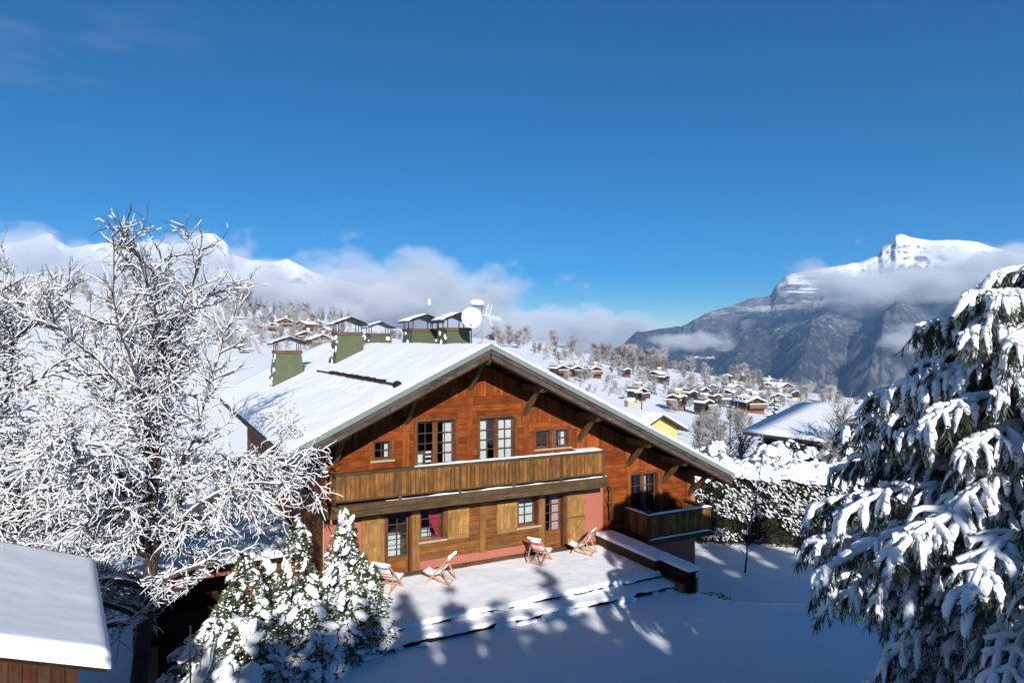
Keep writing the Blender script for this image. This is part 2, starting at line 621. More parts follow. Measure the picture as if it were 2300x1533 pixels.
def spot(x, y):
    """where the line of sight through a picture point meets the far hillside"""
    sx, sy = (x - 1150) / FPX, (y - 766) / FPX
    Ys = np.concatenate([np.arange(46, 200, 0.5), np.arange(200, 1000, 2.0)])
    zz = ground(Ys * sx, Ys)
    hit = np.nonzero(CAM_Z - sy * Ys < zz)[0]
    Y = Ys[hit[0]] if len(hit) else float(np.interp(sx, SKX, SKR))
    return float(Y * sx), float(Y), float(ground(Y * sx, Y))

# ------------------------------------------------------------------ mountains
def mount_mat(name, snowline, forest=True):
    m, n, l, b = new_mat(name)
    b.inputs['Roughness'].default_value = 0.9
    b.inputs['Specular IOR Level'].default_value = 0.1
    g = n.new('ShaderNodeNewGeometry')
    sep = n.new('ShaderNodeSeparateXYZ')
    l.new(g.outputs['Position'], sep.inputs[0])
    sn = n.new('ShaderNodeSeparateXYZ')
    l.new(g.outputs['Normal'], sn.inputs[0])
    def noise(scale, det=8, rough=0.65, stretch=None):
        mp = n.new('ShaderNodeMapping')
        mp.inputs['Scale'].default_value = stretch or (1, 1, 1)
        l.new(g.outputs['Position'], mp.inputs[0])
        t = n.new('ShaderNodeTexNoise')
        t.inputs['Scale'].default_value = scale
        t.inputs['Detail'].default_value = det
        t.inputs['Roughness'].default_value = rough
        l.new(mp.outputs[0], t.inputs['Vector'])
        return t.outputs[0]
    def mr(x, a, b_, c, d):
        t = n.new('ShaderNodeMapRange')
        for i, v in enumerate((a, b_, c, d)):
            t.inputs[i + 1].default_value = v
        l.new(x, t.inputs[0])
        return t.outputs[0]
    def ma(op, x, y):
        t = n.new('ShaderNodeMath')
        t.operation = op
        for i, v in enumerate((x, y)):
            if isinstance(v, (int, float)):
                t.inputs[i].default_value = v
            else:
                l.new(v, t.inputs[i])
        return t.outputs[0]
    def mix(f, c1, c2):
        t = n.new('ShaderNodeMixRGB')
        for i, v in enumerate((f, c1, c2)):
            if isinstance(v, tuple):
                t.inputs[i].default_value = (*v, 1)
            else:
                l.new(v, t.inputs[i])
        return t.outputs[0]
    # rock with strata, forest with a dusting, snow on benches and above the line
    strata = noise(0.004, 6, 0.7, (0.35, 0.35, 3.0))
    rock = mix(mr(strata, 0.35, 0.65, 0, 1), (0.055, 0.052, 0.053), (0.16, 0.147, 0.142))
    fine = ma('ADD', ma('MULTIPLY', noise(0.03, 6, 0.75), 0.55), ma('MULTIPLY', noise(0.016, 5, 0.7, (1, 1, 0.16)), 0.45))
    dust = mr(ma('ADD', mr(sep.outputs[2], -200, snowline, -0.16, 0.16), fine), 0.42, 0.66, 0, 1)
    wood_ = mix(dust, (0.030, 0.034, 0.039), (0.25, 0.26, 0.28))
    big = noise(0.0022, 5, 0.6)
    wood_ = mix(mr(big, 0.4, 0.62, 0, 0.7), wood_, (0.055, 0.052, 0.057))
    steep = mr(ma('ADD', sn.outputs[2], ma('MULTIPLY', ma('SUBTRACT', noise(0.006, 6, 0.7), 0.5), 0.55)), 0.52, 0.66, 1, 0)
    base = mix(steep, wood_, rock)
    band = noise(0.0022, 6, 0.7, (0.5, 0.5, 7.0))
    bands = ma('MULTIPLY', mr(band, 0.50, 0.56, 0, 1), mr(ma('ADD', sep.outputs[2], ma('MULTIPLY', ma('SUBTRACT', noise(0.003, 4, 0.6), 0.5), 500.0)), snowline - 420, snowline - 180, 0, 0.85))
    base = mix(bands, base, (0.70, 0.71, 0.74))
    sl = mr(ma('ADD', sep.outputs[2], ma('MULTIPLY', ma('SUBTRACT', noise(0.0035, 8, 0.7), 0.5), 900.0)), snowline - 120, snowline + 140, 0, 1)
    flat = mr(ma('ADD', sn.outputs[2], ma('MULTIPLY', ma('SUBTRACT', noise(0.012, 6, 0.75), 0.5), 0.7)), 0.50, 0.66, 0, 1)
    base = mix(ma('MULTIPLY', sl, flat), base, (0.80, 0.81, 0.84))
    # clearings low on the slopes
    clr = mr(noise(0.0028, 3, 0.5, (1, 1, 2.0)), 0.69, 0.73, 0, 0.85)
    base = mix(ma('MULTIPLY', clr, mr(sn.outputs[2], 0.6, 0.8, 0, 1)), base, (0.75, 0.77, 0.80))
    l.new(base, b.inputs['Base Color'])
    return m

def heightfield(name, S, T, fn, mat):
    SS, TT = np.meshgrid(S, T, indexing='ij')
    Y = TT
    X = SS * TT
    Z = fn(SS, TT, X, Y)
    n, m = X.shape
    V = np.stack([X, Y, Z], -1).reshape(-1, 3)
    idx = np.arange(n * m).reshape(n, m)
    F = np.stack([idx[:-1, :-1], idx[1:, :-1], idx[1:, 1:], idx[:-1, 1:]], -1).reshape(-1, 4)
    return tag(mesh_np(name, V, F, mat, smooth=True), kind='structure')

def pxs(a):
    return (np.array(a, float) - 1150) / FPX

CRX = pxs([1250, 1340, 1395, 1430, 1480, 1530, 1575, 1600, 1640, 1680, 1730, 1745, 1765, 1780, 1850, 1930, 1972, 1982, 2000, 2012, 2024, 2045, 2068, 2090, 2150, 2195, 2230, 2300, 2500, 2800, 3200])
CRY = np.array([830, 802, 780, 747, 739, 734, 712, 700, 688, 672, 664, 640, 622, 614, 602, 590, 574, 556, 546, 530, 527, 534, 541, 543, 539, 545, 556, 572, 600, 650, 700.0])
def massif(s, T, X, Y):
    Yc = 6600.0
    crest = CAM_Z + (766 - np.interp(s, CRX, CRY)) / FPX * Yc
    floor = -560.0
    v = (Y - 2700) / (Yc - 2700)
    # spurs that come down towards the valley, leaning left
    q = s * 9.0 + 1.15 * (1 - np.clip(v, 0, 1)) + 0.35 * (N1.fbm(X * 0.0006, Y * 0.0006, 3) - 0.5)
    spur = 1 - np.abs(2 * (q - np.floor(q)) - 1)
    spur = spur ** 0.85
    sh = 0.48 * sstep(0, 0.62, v) + 0.16 * sstep(0.55, 0.9, v) + 0.36 * sstep(0.82, 1.0, v) ** 1.3
    h = floor + (crest - floor) * sh
    amp = (crest - floor) * 0.20 * np.clip(1 - v, 0, 1) ** 0.6 * sstep(0.0, 0.35, v)
    h = h + amp * (spur - 0.55)
    det = (N2.ridge(X * 0.0016, Y * 0.0016, 6, 0.55) - 0.55) * 210 * sstep(0.0, 0.3, v)
    det = det * (1 - 0.86 * sstep(0.90, 1.0, v))
    rough = (N3.ridge(X * 0.009, Y * 0.009, 4, 0.6) - 0.55) * 58 * sstep(0.0, 0.3, v) * (1 - 0.72 * sstep(0.93, 1.0, v))
    h = h + det + rough
    back = np.clip((Y - Yc) / 1200, 0, 1)
    return h - back * 900
Tm = np.concatenate([np.linspace(2700, 6000, 210), np.linspace(6012, 6700, 70), np.linspace(6760, 7700, 12)])
heightfield('mountain', np.concatenate([np.linspace(0.03, 0.8, 620), np.linspace(0.805, 1.35, 120)]), Tm, massif, mount_mat('mountain_side', 620))

LX = pxs([-900, -300, 0, 60, 95, 115, 130, 160, 230, 330, 395, 425, 445, 478, 492, 510, 525, 560, 620, 645, 700, 800, 950, 1150, 1300])
LY = np.array([600, 560, 546, 541, 526, 524, 540, 556, 548, 543, 551, 545, 527, 523, 530, 545, 572, 584, 588, 582, 612, 640, 680, 720, 750.0])
def lrange(s, T, X, Y):
    Yc = 8600.0
    crest = CAM_Z + (766 - np.interp(s, LX, LY)) / FPX * Yc
    v = (Y - 5600) / 3000
    h = -300 + (crest + 300) * (0.75 * sstep(0, 0.9, v) + 0.25 * sstep(0.8, 1, v))
    h = h + (N2.ridge(X * 0.0016, Y * 0.0016, 6, 0.55) - 0.55) * 300 * sstep(0, 0.3, v) * (1 - 0.85 * sstep(0.85, 1, v))
    h = h + (N3.ridge(X * 0.009, Y * 0.009, 4, 0.6) - 0.55) * 70 * (1 - 0.8 * sstep(0.9, 1, v))
    return h - np.clip((Y - Yc) / 1000, 0, 1) * 900
heightfield('mountain', np.linspace(-1.3, 0.08, 420), np.concatenate([np.linspace(5600, 8300, 90), np.linspace(8320, 8700, 30), [9200, 9700]]), lrange, mount_mat('snow_range', 150))

HX = pxs([900, 1000, 1100, 1180, 1240, 1290, 1330, 1370, 1400, 1450, 1500, 1600])
HY = np.array([742, 748, 756, 762, 770, 764, 768, 762, 766, 772, 780, 800.0])
def hills(s, T, X, Y):
    crest = CAM_Z + (766 - np.interp(s, HX, HY)) / FPX * 9500
    v = (Y - 8000) / 1500
    h = -600 + (crest + 600) * sstep(0, 1, v) + (N2.ridge(X * 0.002, Y * 0.002, 5) - 0.55) * 160
    return h - np.clip((Y - 9500) / 800, 0, 1) * 700
heightfield('hills', np.linspace(-0.2, 0.32, 160), np.linspace(8000, 10300, 50), hills, mount_mat('far_hills', 300))

# ------------------------------------------------------------------ air and clouds
def haze():
    m, n, l, b = new_mat('haze_air')
    n.remove(b)
    pv = n.new('ShaderNodeVolumePrincipled')
    pv.inputs['Color'].default_value = (0.30, 0.58, 1.0, 1)
    pv.inputs['Density'].default_value = 5.0e-5
    pv.inputs['Anisotropy'].default_value = 0.0
    l.new(pv.outputs[0], n['Material Output'].inputs['Volume'])
    o = MB().box(-13500, 13500, -1800, 11000, -1250, 1340).build('haze', m)
    return tag(o, kind='stuff')
haze()

def cloud(x0, x1, y0, y1, Y, thick, dens, nscale, thr, seed, power=1.0, label=None, stretch=(1, 1, 1.6)):
    """a bank of cloud standing at depth Y: a closed box of uneven vapour"""
    X0, X1 = (x0 - 1150) / FPX * Y, (x1 - 1150) / FPX * Y
    Z1, Z0 = CAM_Z + (766 - y0) / FPX * Y, CAM_Z + (766 - y1) / FPX * Y
    m, n, l, b = new_mat('cloud_vapour')
    n.remove(b)
    tc = n.new('ShaderNodeTexCoord')
    ln = n.new('ShaderNodeVectorMath')
    ln.operation = 'LENGTH'
    l.new(tc.outputs['Object'], ln.inputs[0])
    g = n.new('ShaderNodeNewGeometry')
    mp = n.new('ShaderNodeMapping')
    mp.inputs['Location'].default_value = (seed * 1.7, seed * 0.9, seed * 2.3)
    mp.inputs['Scale'].default_value = [nscale * 1.4 * q for q in stretch]
    l.new(g.outputs['Position'], mp.inputs[0])
    no = n.new('ShaderNodeTexNoise')
    no.inputs['Scale'].default_value = 1.0
    no.inputs['Detail'].default_value = 6
    no.inputs['Roughness'].default_value = 0.58
    l.new(mp.outputs[0], no.inputs['Vector'])
    # density = (1 - r) + noise - threshold
    su = n.new('ShaderNodeMath')
    su.operation = 'MULTIPLY_ADD'
    su.inputs[1].default_value = -1.15 * power
    su.inputs[2].default_value = 1.15 * power
    l.new(ln.outputs['Value'], su.inputs[0])
    ad = n.new('ShaderNodeMath')
    ad.operation = 'MULTIPLY_ADD'
    ad.inputs[1].default_value = 3.4
    ad.inputs[2].default_value = -1.7 - thr
    l.new(no.outputs[0], ad.inputs[0])
    sm = n.new('ShaderNodeMath')
    sm.operation = 'ADD'
    l.new(su.outputs[0], sm.inputs[0])
    l.new(ad.outputs[0], sm.inputs[1])
    rm = n.new('ShaderNodeMapRange')
    rm.inputs[1].default_value = 0.0
    rm.inputs[2].default_value = 0.45
    rm.inputs[3].default_value = 0.0
    rm.inputs[4].default_value = dens
    l.new(sm.outputs[0], rm.inputs[0])
    pv = n.new('ShaderNodeVolumePrincipled')
    pv.inputs['Color'].default_value = (0.84, 0.855, 0.89, 1)
    pv.inputs['Anisotropy'].default_value = -0.15
    l.new(rm.outputs[0], pv.inputs['Density'])
    l.new(pv.outputs[0], n['Material Output'].inputs['Volume'])
    o = MB().box(-1, 1, -1, 1, -1, 1).build('cloud', m)
    o.location = ((X0 + X1) / 2, Y, (Z0 + Z1) / 2)
    o.scale = ((X1 - X0) / 2, thick / 2, (Z1 - Z0) / 2)
    return tag(o, kind='stuff')
cloud(-900, 1010, 505, 830, 4700, 1500, 0.006, 0.0011, 0.26, 1.0, 1.3)
cloud(480, 1340, 556, 830, 4900, 1400, 0.005, 0.0013, 0.38, 2.0, 1.3)
cloud(1040, 1560, 675, 830, 7400, 1600, 0.004, 0.0012, 0.35, 3.0, 1.2)
cloud(1660, 2900, 540, 730, 5350, 1500, 0.006, 0.0016, 0.36, 4.0, 1.3)
cloud(1440, 1680, 735, 800, 3900, 500, 0.007, 0.004, 0.35, 5.0, 1.2)
cloud(1940, 2240, 715, 805, 3900, 600, 0.006, 0.0035, 0.40, 6.0, 1.2)

# ------------------------------------------------------------------ the chalet
RIDGE, APEX, PITCH = -1.85, 8.06, 0.48
def zr(a):
    return APEX - PITCH * abs(a - RIDGE)
B0, B1 = -1.8, 24.0                      # roof from front verge to back
AL, AR = -8.79, 10.0                     # eaves
WL, WR, WB = -7.33, 9.5, 22.0            # walls

house = empty('chalet', (0, OY, 0), TH, 'large brown timber chalet with pink ground floor walls and a broad snow covered gable roof', 'chalet')

def part(mb, name, mat, parent=house, label=None, smooth=False):
    o = mb.build(name, M[mat] if isinstance(mat, str) else mat, parent, smooth)
    if label:
        o['label'] = label
    return o

# openings in the front wall: a0, a1, z0, z1
OPEN = dict(small_l=(-5.60, -4.95, 4.08, 4.76), big_l=(-3.97, -2.44, 2.92, 5.38), big_r=(-1.42, 0.12, 2.92, 5.36),
            small_m=(1.07, 1.74, 4.0, 4.75), small_r=(1.99, 2.62, 4.0, 4.76),
            door_l=(-5.08, -4.20, -0.14, 2.10), win_b=(-3.82, -2.90, 0.95, 2.10), win_c=(0.28, 1.18, 0.95, 2.10),
            door_r=(1.50, 2.42, -0.14, 2.08), wing=(5.79, 7.29, 0.18, 2.52))

def gable_cells(a0, a1, z0, openings, top=None, step=None):
    """rectangles / slanted quads covering [a0,a1] from z0 up to the roof underside, with holes"""
    roof = (lambda a: zr(a) - 0.30) if top is None else top
    ab = sorted({a0, a1, RIDGE} | {x for o in openings for x in o[:2]})
    ab = [x for x in ab if a0 <= x <= a1]
    out = []
    for x0, x1 in zip(ab[:-1], ab[1:]):
        xm = (x0 + x1) / 2
        cuts = sorted([(o[2], o[3]) for o in openings if o[0] <= xm <= o[1]])
        z = z0
        for c0, c1 in cuts:
            if c0 > z:
                out.append((x0, x1, z, z, c0, c0))
            z = max(z, c1)
        out.append((x0, x1, z, z, roof(x0), roof(x1)))
    return out

ops = list(OPEN.values())
mb = MB()
for x0, x1, za, zb, zc, zd in gable_cells(WL, WR, -3.2, ops):
    if zc - za < 0.01 and zd - zb < 0.01:
        continue
    mb.hexa([(x0, 0.0, za), (x1, 0.0, zb), (x1, 0.30, zb), (x0, 0.30, za), (x0, 0.0, zc), (x1, 0.0, zd), (x1, 0.30, zd), (x0, 0.30, zc)])
front = part(mb, 'front_wall', 'pink')
# the other walls, floors and a back partition so that the rooms are dark
mb = MB()
mb.hexa([(WL, 0.301, -4.6), (WL + 0.3, 0.301, -4.6), (WL + 0.3, WB, -4.6), (WL, WB, -4.6),
         (WL, 0.301, zr(WL) - 0.3), (WL + 0.3, 0.301, zr(WL + 0.3) - 0.3), (WL + 0.3, WB, zr(WL + 0.3) - 0.3), (WL, WB, zr(WL) - 0.3)])
left_wall = part(mb, 'side_wall', 'plank_h')
mb = MB()
mb.hexa([(WR - 0.3, 0.301, -3.2), (WR, 0.301, -3.2), (WR, WB, -3.2), (WR - 0.3, WB, -3.2),
         (WR - 0.3, 0.301, zr(WR - .3) - 0.3), (WR, 0.301, zr(WR) - 0.3), (WR, WB, zr(WR) - 0.3), (WR - 0.3, WB, zr(WR - .3) - 0.3)])
part(mb, 'side_wall', 'pink')
mb = MB()
for x0, x1, za, zb, zc, zd in gable_cells(WL + .301, WR - .301, -3.2, []):
    mb.hexa([(x0, WB - .3, za), (x1, WB - .3, zb), (x1, WB, zb), (x0, WB, za), (x0, WB - .3, zc), (x1, WB - .3, zd), (x1, WB, zd), (x0, WB, zc)])
part(mb, 'back_wall', 'pink')
mb = MB()
for x0, x1, za, zb, zc, zd in gable_cells(WL + .302, WR - .302, -0.1, []):
    mb.hexa([(x0, 3.6, za), (x1, 3.6, zb), (x1, 3.7, zb), (x0, 3.7, za), (x0, 3.6, zc), (x1, 3.6, zd), (x1, 3.7, zd), (x0, 3.7, zc)])
mb.box(WL + .302, WR - .302, 0.302, 3.598, 2.55, 2.78)
mb.box(WL + .302, WR - .302, 0.302, 3.598, -0.35, -0.16)
for aa in (-1.25, 3.8, -4.1):
    mb.box(aa - .06, aa + .06, 0.303, 3.597, -.159, 2.549)
part(mb, 'inner_rooms', 'interior')

# --- timber cladding of the gable: posts, rails, horizontal planks and upright boards
def rect_minus(x0, x1, z0, z1, holes, pad=0.0):
    """pieces of a plank left round the openings"""
    rs = [(x0, x1, z0, z1)]
    for h in holes:
        h0, h1, k0, k1 = h[0] - pad, h[1] + pad, h[2] - pad, h[3] + pad
        nr = []
        for (a, b, c, d) in rs:
            if h1 <= a or h0 >= b or k1 <= c or k0 >= d:
                nr.append((a, b, c, d))
                continue
            if h0 > a: nr.append((a, h0, c, d))
            if h1 < b: nr.append((h1, b, c, d))
            m0, m1 = max(a, h0), min(b, h1)
            if k0 > c: nr.append((m0, m1, c, k0))
            if k1 < d: nr.append((m0, m1, k1, d))
        rs = nr
    return [r for r in rs if r[1] - r[0] > .05 and r[3] - r[2] > .03]

posts = [(-7.33, -7.12), (-5.79, -5.62), (-4.53, -4.27), (-1.96, -1.72), (0.48, 0.74), (3.02, 3.25), (5.60, 5.80), (7.34, 7.56), (9.05, 9.07)]
rail_z = [3.9, 4.62, 5.08, 6.22, 6.22, 5.06, 3.86, 2.93, 2.2]     # top of the rail of each bay (bay i is left of post i)
bays = []
for i in range(len(posts) - 1):
    bays.append((posts[i][1], posts[i + 1][0]))
bay_top = [4.45, 5.08, 6.22, 6.22, 5.06, 3.86, 2.93, 2.36]
up_open = [OPEN[k] for k in ('small_l', 'big_l', 'big_r', 'small_m', 'small_r')]
wing_open = [OPEN['wing'], (3.2, 4.26, -1.0, 2.26)]
TOPZ = lambda a: zr(a) - 0.32
for i, (p0, p1) in enumerate(posts[:-1]):
    zb = 2.80 if p1 < 4.3 else 0.05
    if p0 > 4.3 and p1 < 5.9:
        zb = .05
    mb = MB()
    mb.hexa([(p0, -.055, zb), (p1, -.055, zb), (p1, -.001, zb), (p0, -.001, zb), (p0, -.055, TOPZ(p0)), (p1, -.055, TOPZ(p1)), (p1, -.001, TOPZ(p1)), (p0, -.001, TOPZ(p0))])
    part(mb, 'post', 'post_wood', front)
for (a0, a1), zt in zip(bays, bay_top):
    zlow = 2.80 if a1 < 3.1 else 0.05
    hol = up_open if a1 < 3.1 else wing_open
    if a0 > 3.0 and a0 < 3.5:
        zlow = 0.05
    # rail
    rh = 0.34 if a1 < 5 else 0.24
    if min(TOPZ(a0), TOPZ(a1)) > zt - rh:
        part(MB().box(a0 + .004, a1 - .004, -.045, -.001, zt - rh, zt), 'rail', 'plank_h', front)
    # upright boards above
    x = a0
    w = 0.145
    while x < a1 - 0.02:
        x1 = min(x + w * random.uniform(.85, 1.15), a1)
        z0, z1 = zt + .004, (TOPZ(x), TOPZ(x1))
        if min(z1) > z0 + 0.03:
            d = random.uniform(.018, .034)
            mb = MB().hexa([(x + .004, -d, z0), (x1 - .004, -d, z0), (x1 - .004, -.001, z0), (x + .004, -.001, z0),
                            (x + .004, -d, z1[0]), (x1 - .004, -d, z1[1]), (x1 - .004, -.001, z1[1]), (x + .004, -.001, z1[0])])
            part(mb, 'board', 'plank_v', front)
        x = x1
    # horizontal planks below, split round the openings
    z = zlow
    hgt = 0.235 if a1 < 3.1 else 0.19
    ztop = zt - rh
    k = max(1, round((ztop - zlow) / hgt))
    hgt = (ztop - zlow) / k
    for j in range(k):
        z0, z1 = zlow + j * hgt, zlow + (j + 1) * hgt
        for s0, s1, r0, r1 in rect_minus(a0, a1, z0, z1, hol, 0.101):
            zz1 = min(r1, TOPZ(s0) - .0, TOPZ(s1) - .0)
            if zz1 < r0 + .03:
                continue
            d = random.uniform(.02, .034)
            part(MB().box(s0 + .004, s1 - .004, -d, -.001, r0 + .005, zz1 - .005), 'plank', 'plank_h', front)

# --- windows
def window(op, cols, rows, rec=0.12, leaves=1, zglass=None, sill=True, curtain=None, name='window', label=None, cased=True):
    a0, a1, z0, z1 = op
    w = MB()
    c = 0.10
    if cased:
        w.box(a0 - c, a0 - .002, -.05, -.001, z0 - (0 if name == 'door' else c), z1 + c)
        w.box(a1 + .002, a1 + c, -.05, -.001, z0 - (0 if name == 'door' else c), z1 + c)
        w.box(a0 - .002, a1 + .002, -.052, -.001, z1 + .002, z1 + c)
    # reveal lining
    w.box(a0, a0 + .03, .0, rec + .05, z0, z1)
    w.box(a1 - .03, a1, .0, rec + .05, z0, z1)
    w.box(a0 + .03, a1 - .03, .0, rec + .05, z1 - .03, z1)
    win = part(w, name, 'frame', house, label)
    gz0 = zglass if zglass is not None else z0 + 0.03
    lw = (a1 - a0 - .06) / leaves
    for i in range(leaves):
        x0 = a0 + .03 + i * lw
        x1 = x0 + lw
        if leaves > 1:
            x0 += .045 if i else 0
            x1 -= .045 if i < leaves - 1 else 0
        f = MB()
        t = 0.055
        y0, y1 = rec, rec + .04
        f.box(x0, x0 + t, y0, y1, gz0, z1 - .03)
        f.box(x1 - t, x1, y0, y1, gz0, z1 - .03)
        f.box(x0 + t, x1 - t, y0, y1, z1 - .03 - t, z1 - .03)
        f.box(x0 + t, x1 - t, y0, y1, gz0, gz0 + t)
        if leaves > 1 and i == 0:
            f.box(x1 + .001, x1 + .089, rec - .03, rec + .05, gz0, z1 - .031)
        part(f, 'frame', 'frame', win)
        gx0, gx1, g0, g1 = x0 + t, x1 - t, gz0 + t, z1 - .03 - t
        b = MB()
        bt = .026
        for q in range(1, cols):
            xm = gx0 + (gx1 - gx0) * q / cols
            b.box(xm - bt / 2, xm + bt / 2, y0 + .004, y1 - .004, g0, g1)
        for q in range(1, rows):
            zm = g0 + (g1 - g0) * q / rows
            for p in range(cols):
                b.box(gx0 + (gx1 - gx0) * p / cols + (bt / 2 if p else 0), gx0 + (gx1 - gx0) * (p + 1) / cols - (bt / 2 if p < cols - 1 else 0), y0 + .006, y1 - .006, zm - bt / 2, zm + bt / 2)
        if b.v:
            part(b, 'glazing_bar', 'frame', win)
        for p in range(cols):
            for q in range(rows):
                xa, xb = gx0 + (gx1 - gx0) * p / cols + .012, gx0 + (gx1 - gx0) * (p + 1) / cols - .012
                za, zb = g0 + (g1 - g0) * q / rows + .012, g0 + (g1 - g0) * (q + 1) / rows - .012
                part(MB().box(xa, xb, y0 + .017, y0 + .023, za, zb), 'pane', 'glass', win)
    if zglass is not None:                       # a door: boards below the glass
        part(MB().box(a0 + .03, a1 - .03, rec, rec + .045, z0, zglass - .002), 'door_panel', 'low_h', win)
        part(MB().box(a0 + .12, a1 - .12, rec - .018, rec - .001, z0 + .14, zglass - .1), 'door_panel', 'low_h', win)
    if sill:
        part(MB().box(a0 - .12, a1 + .12, -.11, rec - .002, z0 - .07, z0 - .002), 'sill', 'sill', win)
    for cu in (curtain or []):
        mat, c0, c1, zt, zb, kind = cu
        x0, x1 = a0 + (a1 - a0) * c0, a0 + (a1 - a0) * c1
        n = max(6, int((x1 - x0) / .025))
        V, F = [], []
        for iz in range(9):
            v = iz / 8
            for ix in range(n + 1):
                u = ix / n
                xx = x0 + (x1 - x0) * u
                if kind == 'tied':
                    xx = x1 - (x1 - x0) * (1 - u) * (1 - 0.75 * v ** 1.4)
                V.append((xx, rec + .13 + .022 * math.sin(u * (x1 - x0) * 75 + v), zt + (zb - zt) * v))
        for iz in range(8):
            for ix in range(n):
                q = iz * (n + 1) + ix
                F.append((q, q + 1, q + n + 2, q + n + 1))
        mesh_np('curtain', V, np.array(F), M[mat], win, True)
    return win

VO = 'voile'
window(OPEN['small_l'], 2, 2, .08, curtain=[(VO, .72, .98, 4.74, 4.1, '')], label='small four pane window under the left eave')
window(OPEN['big_l'], 2, 6, .10, 2, sill=False, curtain=[(VO, .74, .98, 5.3, 3.0, '')], label='tall double window with an armchair behind the glass')
window(OPEN['big_r'], 2, 6, .10, 2, sill=False, curtain=[(VO, .02, .26, 5.3, 3.0, ''), (VO, .53, .98, 5.28, 3.0, '')], label='tall double window with white curtains')
window(OPEN['small_m'], 2, 2, .10)
window(OPEN['small_r'], 2, 2, .10, curtain=[(VO, .5, .95, 4.7, 4.05, '')])
window(OPEN['door_l'], 2, 4, .22, zglass=.44, sill=False, name='door', label='glazed door beside the snowy shrubs')
window(OPEN['win_b'], 2, 3, .24, curtain=[('red_cloth', .42, .98, 2.05, .98, 'tied')], label='window with a dark red curtain')
window(OPEN['win_c'], 2, 3, .26, curtain=[(VO, .04, .97, 2.05, .98, '')], label='window with closed white curtains')
window(OPEN['door_r'], 2, 4, .24, zglass=.52, sill=False, name='door', curtain=[('rose', .5, .97, 2.0, .5, '')], label='glazed door with a pale rose curtain')
window(OPEN['wing'], 2, 5, .12, 2, sill=False, name='door', curtain=[('rose', .55, .7, 2.4, .4, '')], label='double glazed door behind the small balcony')

# an armchair and a lamp seen behind the tall left window, a bed behind the lower windows
t = MB()
t.box(-3.85, -3.20, .75, 1.35, 2.79, 3.25).box(-3.85, -3.20, 1.36, 1.5, 2.79, 3.95)
for k in range(4):
    t.box(-3.42, -2.98, .70, .74, 3.55 + .17 * k, 3.63 + .17 * k)
tag(part(t, 'armchair', 'white', None), 'pale armchair standing behind the tall left window of the chalet', 'armchair').matrix_world = Matrix.Translation((0, OY, 0)) @ Matrix.Rotation(TH, 4, 'Z')
t = MB().box(-5.0, -2.9, 1.35, 2.9, -.158, .55).box(-5.0, -2.9, 1.34, 1.6, .551, .95).box(-5.0, -4.8, 1.4, 2.9, .96, 1.5)
tag(part(t, 'bed', 'voile', None), 'bed with white covers inside the room behind the red curtain', 'bed').matrix_world = Matrix.Translation((0, OY, 0)) @ Matrix.Rotation(TH, 4, 'Z')

# --- ground floor timber
low_open = [OPEN[k] for k in ('door_l', 'win_b', 'win_c', 'door_r')]
sh_open = [(-2.76, -1.88, .86, 2.08), (-.71, .20, .81, 2.07)]
lposts = [(-4.15, -3.86), (-1.43, -1.17), (1.20, 1.46)]
for p0, p1 in lposts:
    part(MB().box(p0, p1, -.06, -.001, -.05 if p0 < -4 else .2, 2.36), 'post', 'low_v', front)
k = 9
hz = (2.36 - .22) / k
xs = [(-3.86, -1.43), (-1.17, 1.20)]
for x0, x1 in xs:
    for j in range(k):
        z0, z1 = .22 + j * hz, .22 + (j + 1) * hz
        for s0, s1, r0, r1 in rect_minus(x0, x1, z0, z1, low_open, .101):
            part(MB().box(s0 + .004, s1 - .004, -random.uniform(.02, .034), -.001, r0 + .005, r1 - .005), 'plank', 'low_h', front)
for x0, x1 in [(-5.2, -4.15), (1.46, 2.54)]:
    part(MB().box(x0, x1, -.035, -.001, 2.205, 2.36), 'plank', 'low_h', front)
# base board above the snow
part(MB().box(-7.35, 4.34, -.07, -.002, -.42, -.1), 'base_board', 'rail', front)

def shutter(a0, a1, z0, z1, tall):
    s = part(MB().box(a0, a1, -.060, -.040, z0, z1), 'shutter', 'shutter', house)
    n = max(4, round((a1 - a0) / .15))
    for i in range(n):
        x0, x1 = a0 + (a1 - a0) * i / n, a0 + (a1 - a0) * (i + 1) / n
        part(MB().box(x0 + .004, x1 - .004, -.078, -.061, z0 + .012, z1 - .012), 'board', 'shutter', s)
    hts = (z0 + .12, z1 - .30) if tall else (z0 + .04, z1 - .22)
    for q in hts + (((z0 + z1) / 2 - .1,) if tall else ()):
        part(MB().box(a0 + .01, a1 - .01, -.105, -.0785, q, q + .13), 'batten', 'shutter', s)
    if tall and a0 > 0:
        part(MB().bar((a0 + .08, -.095, z0 + .27), (a1 - .08, -.095, (z0 + z1) / 2 - .12), .03, .03, (0, 1, 0)), 'brace', 'shutter', s)
        part(MB().box(a0 + .05, a1 - .02, -.112, -.106, (z0 + z1) / 2 + .02, (z0 + z1) / 2 + .05), 'hinge', 'black', s)
    return s
shutter(-6.04, -5.20, .12, 2.12, True)
shutter(-2.76, -1.88, .86, 2.08, False)
shutter(-.71, .20, .81, 2.07, False)
shutter(2.53, 3.39, -.02, 2.10, True)
part(MB().tube((-7.36, -.03, -.3), (-7.36, -.03, 2.3), .022), 'downpipe', 'sill')

# --- horizontal cladding of the left side
for j in range(22):
    z0 = -.6 + j * .2
    if z0 + .2 < zr(WL) - .35:
        part(MB().box(WL - random.uniform(.02, .035), WL - .001, .0, WB, z0 + .004, z0 + .196), 'plank', wood('plank_side', (0.16, 0.045, 0.011), (0.30, 0.10, 0.026), 'y') if j == 0 else bpy.data.materials['plank_side'], left_wall)

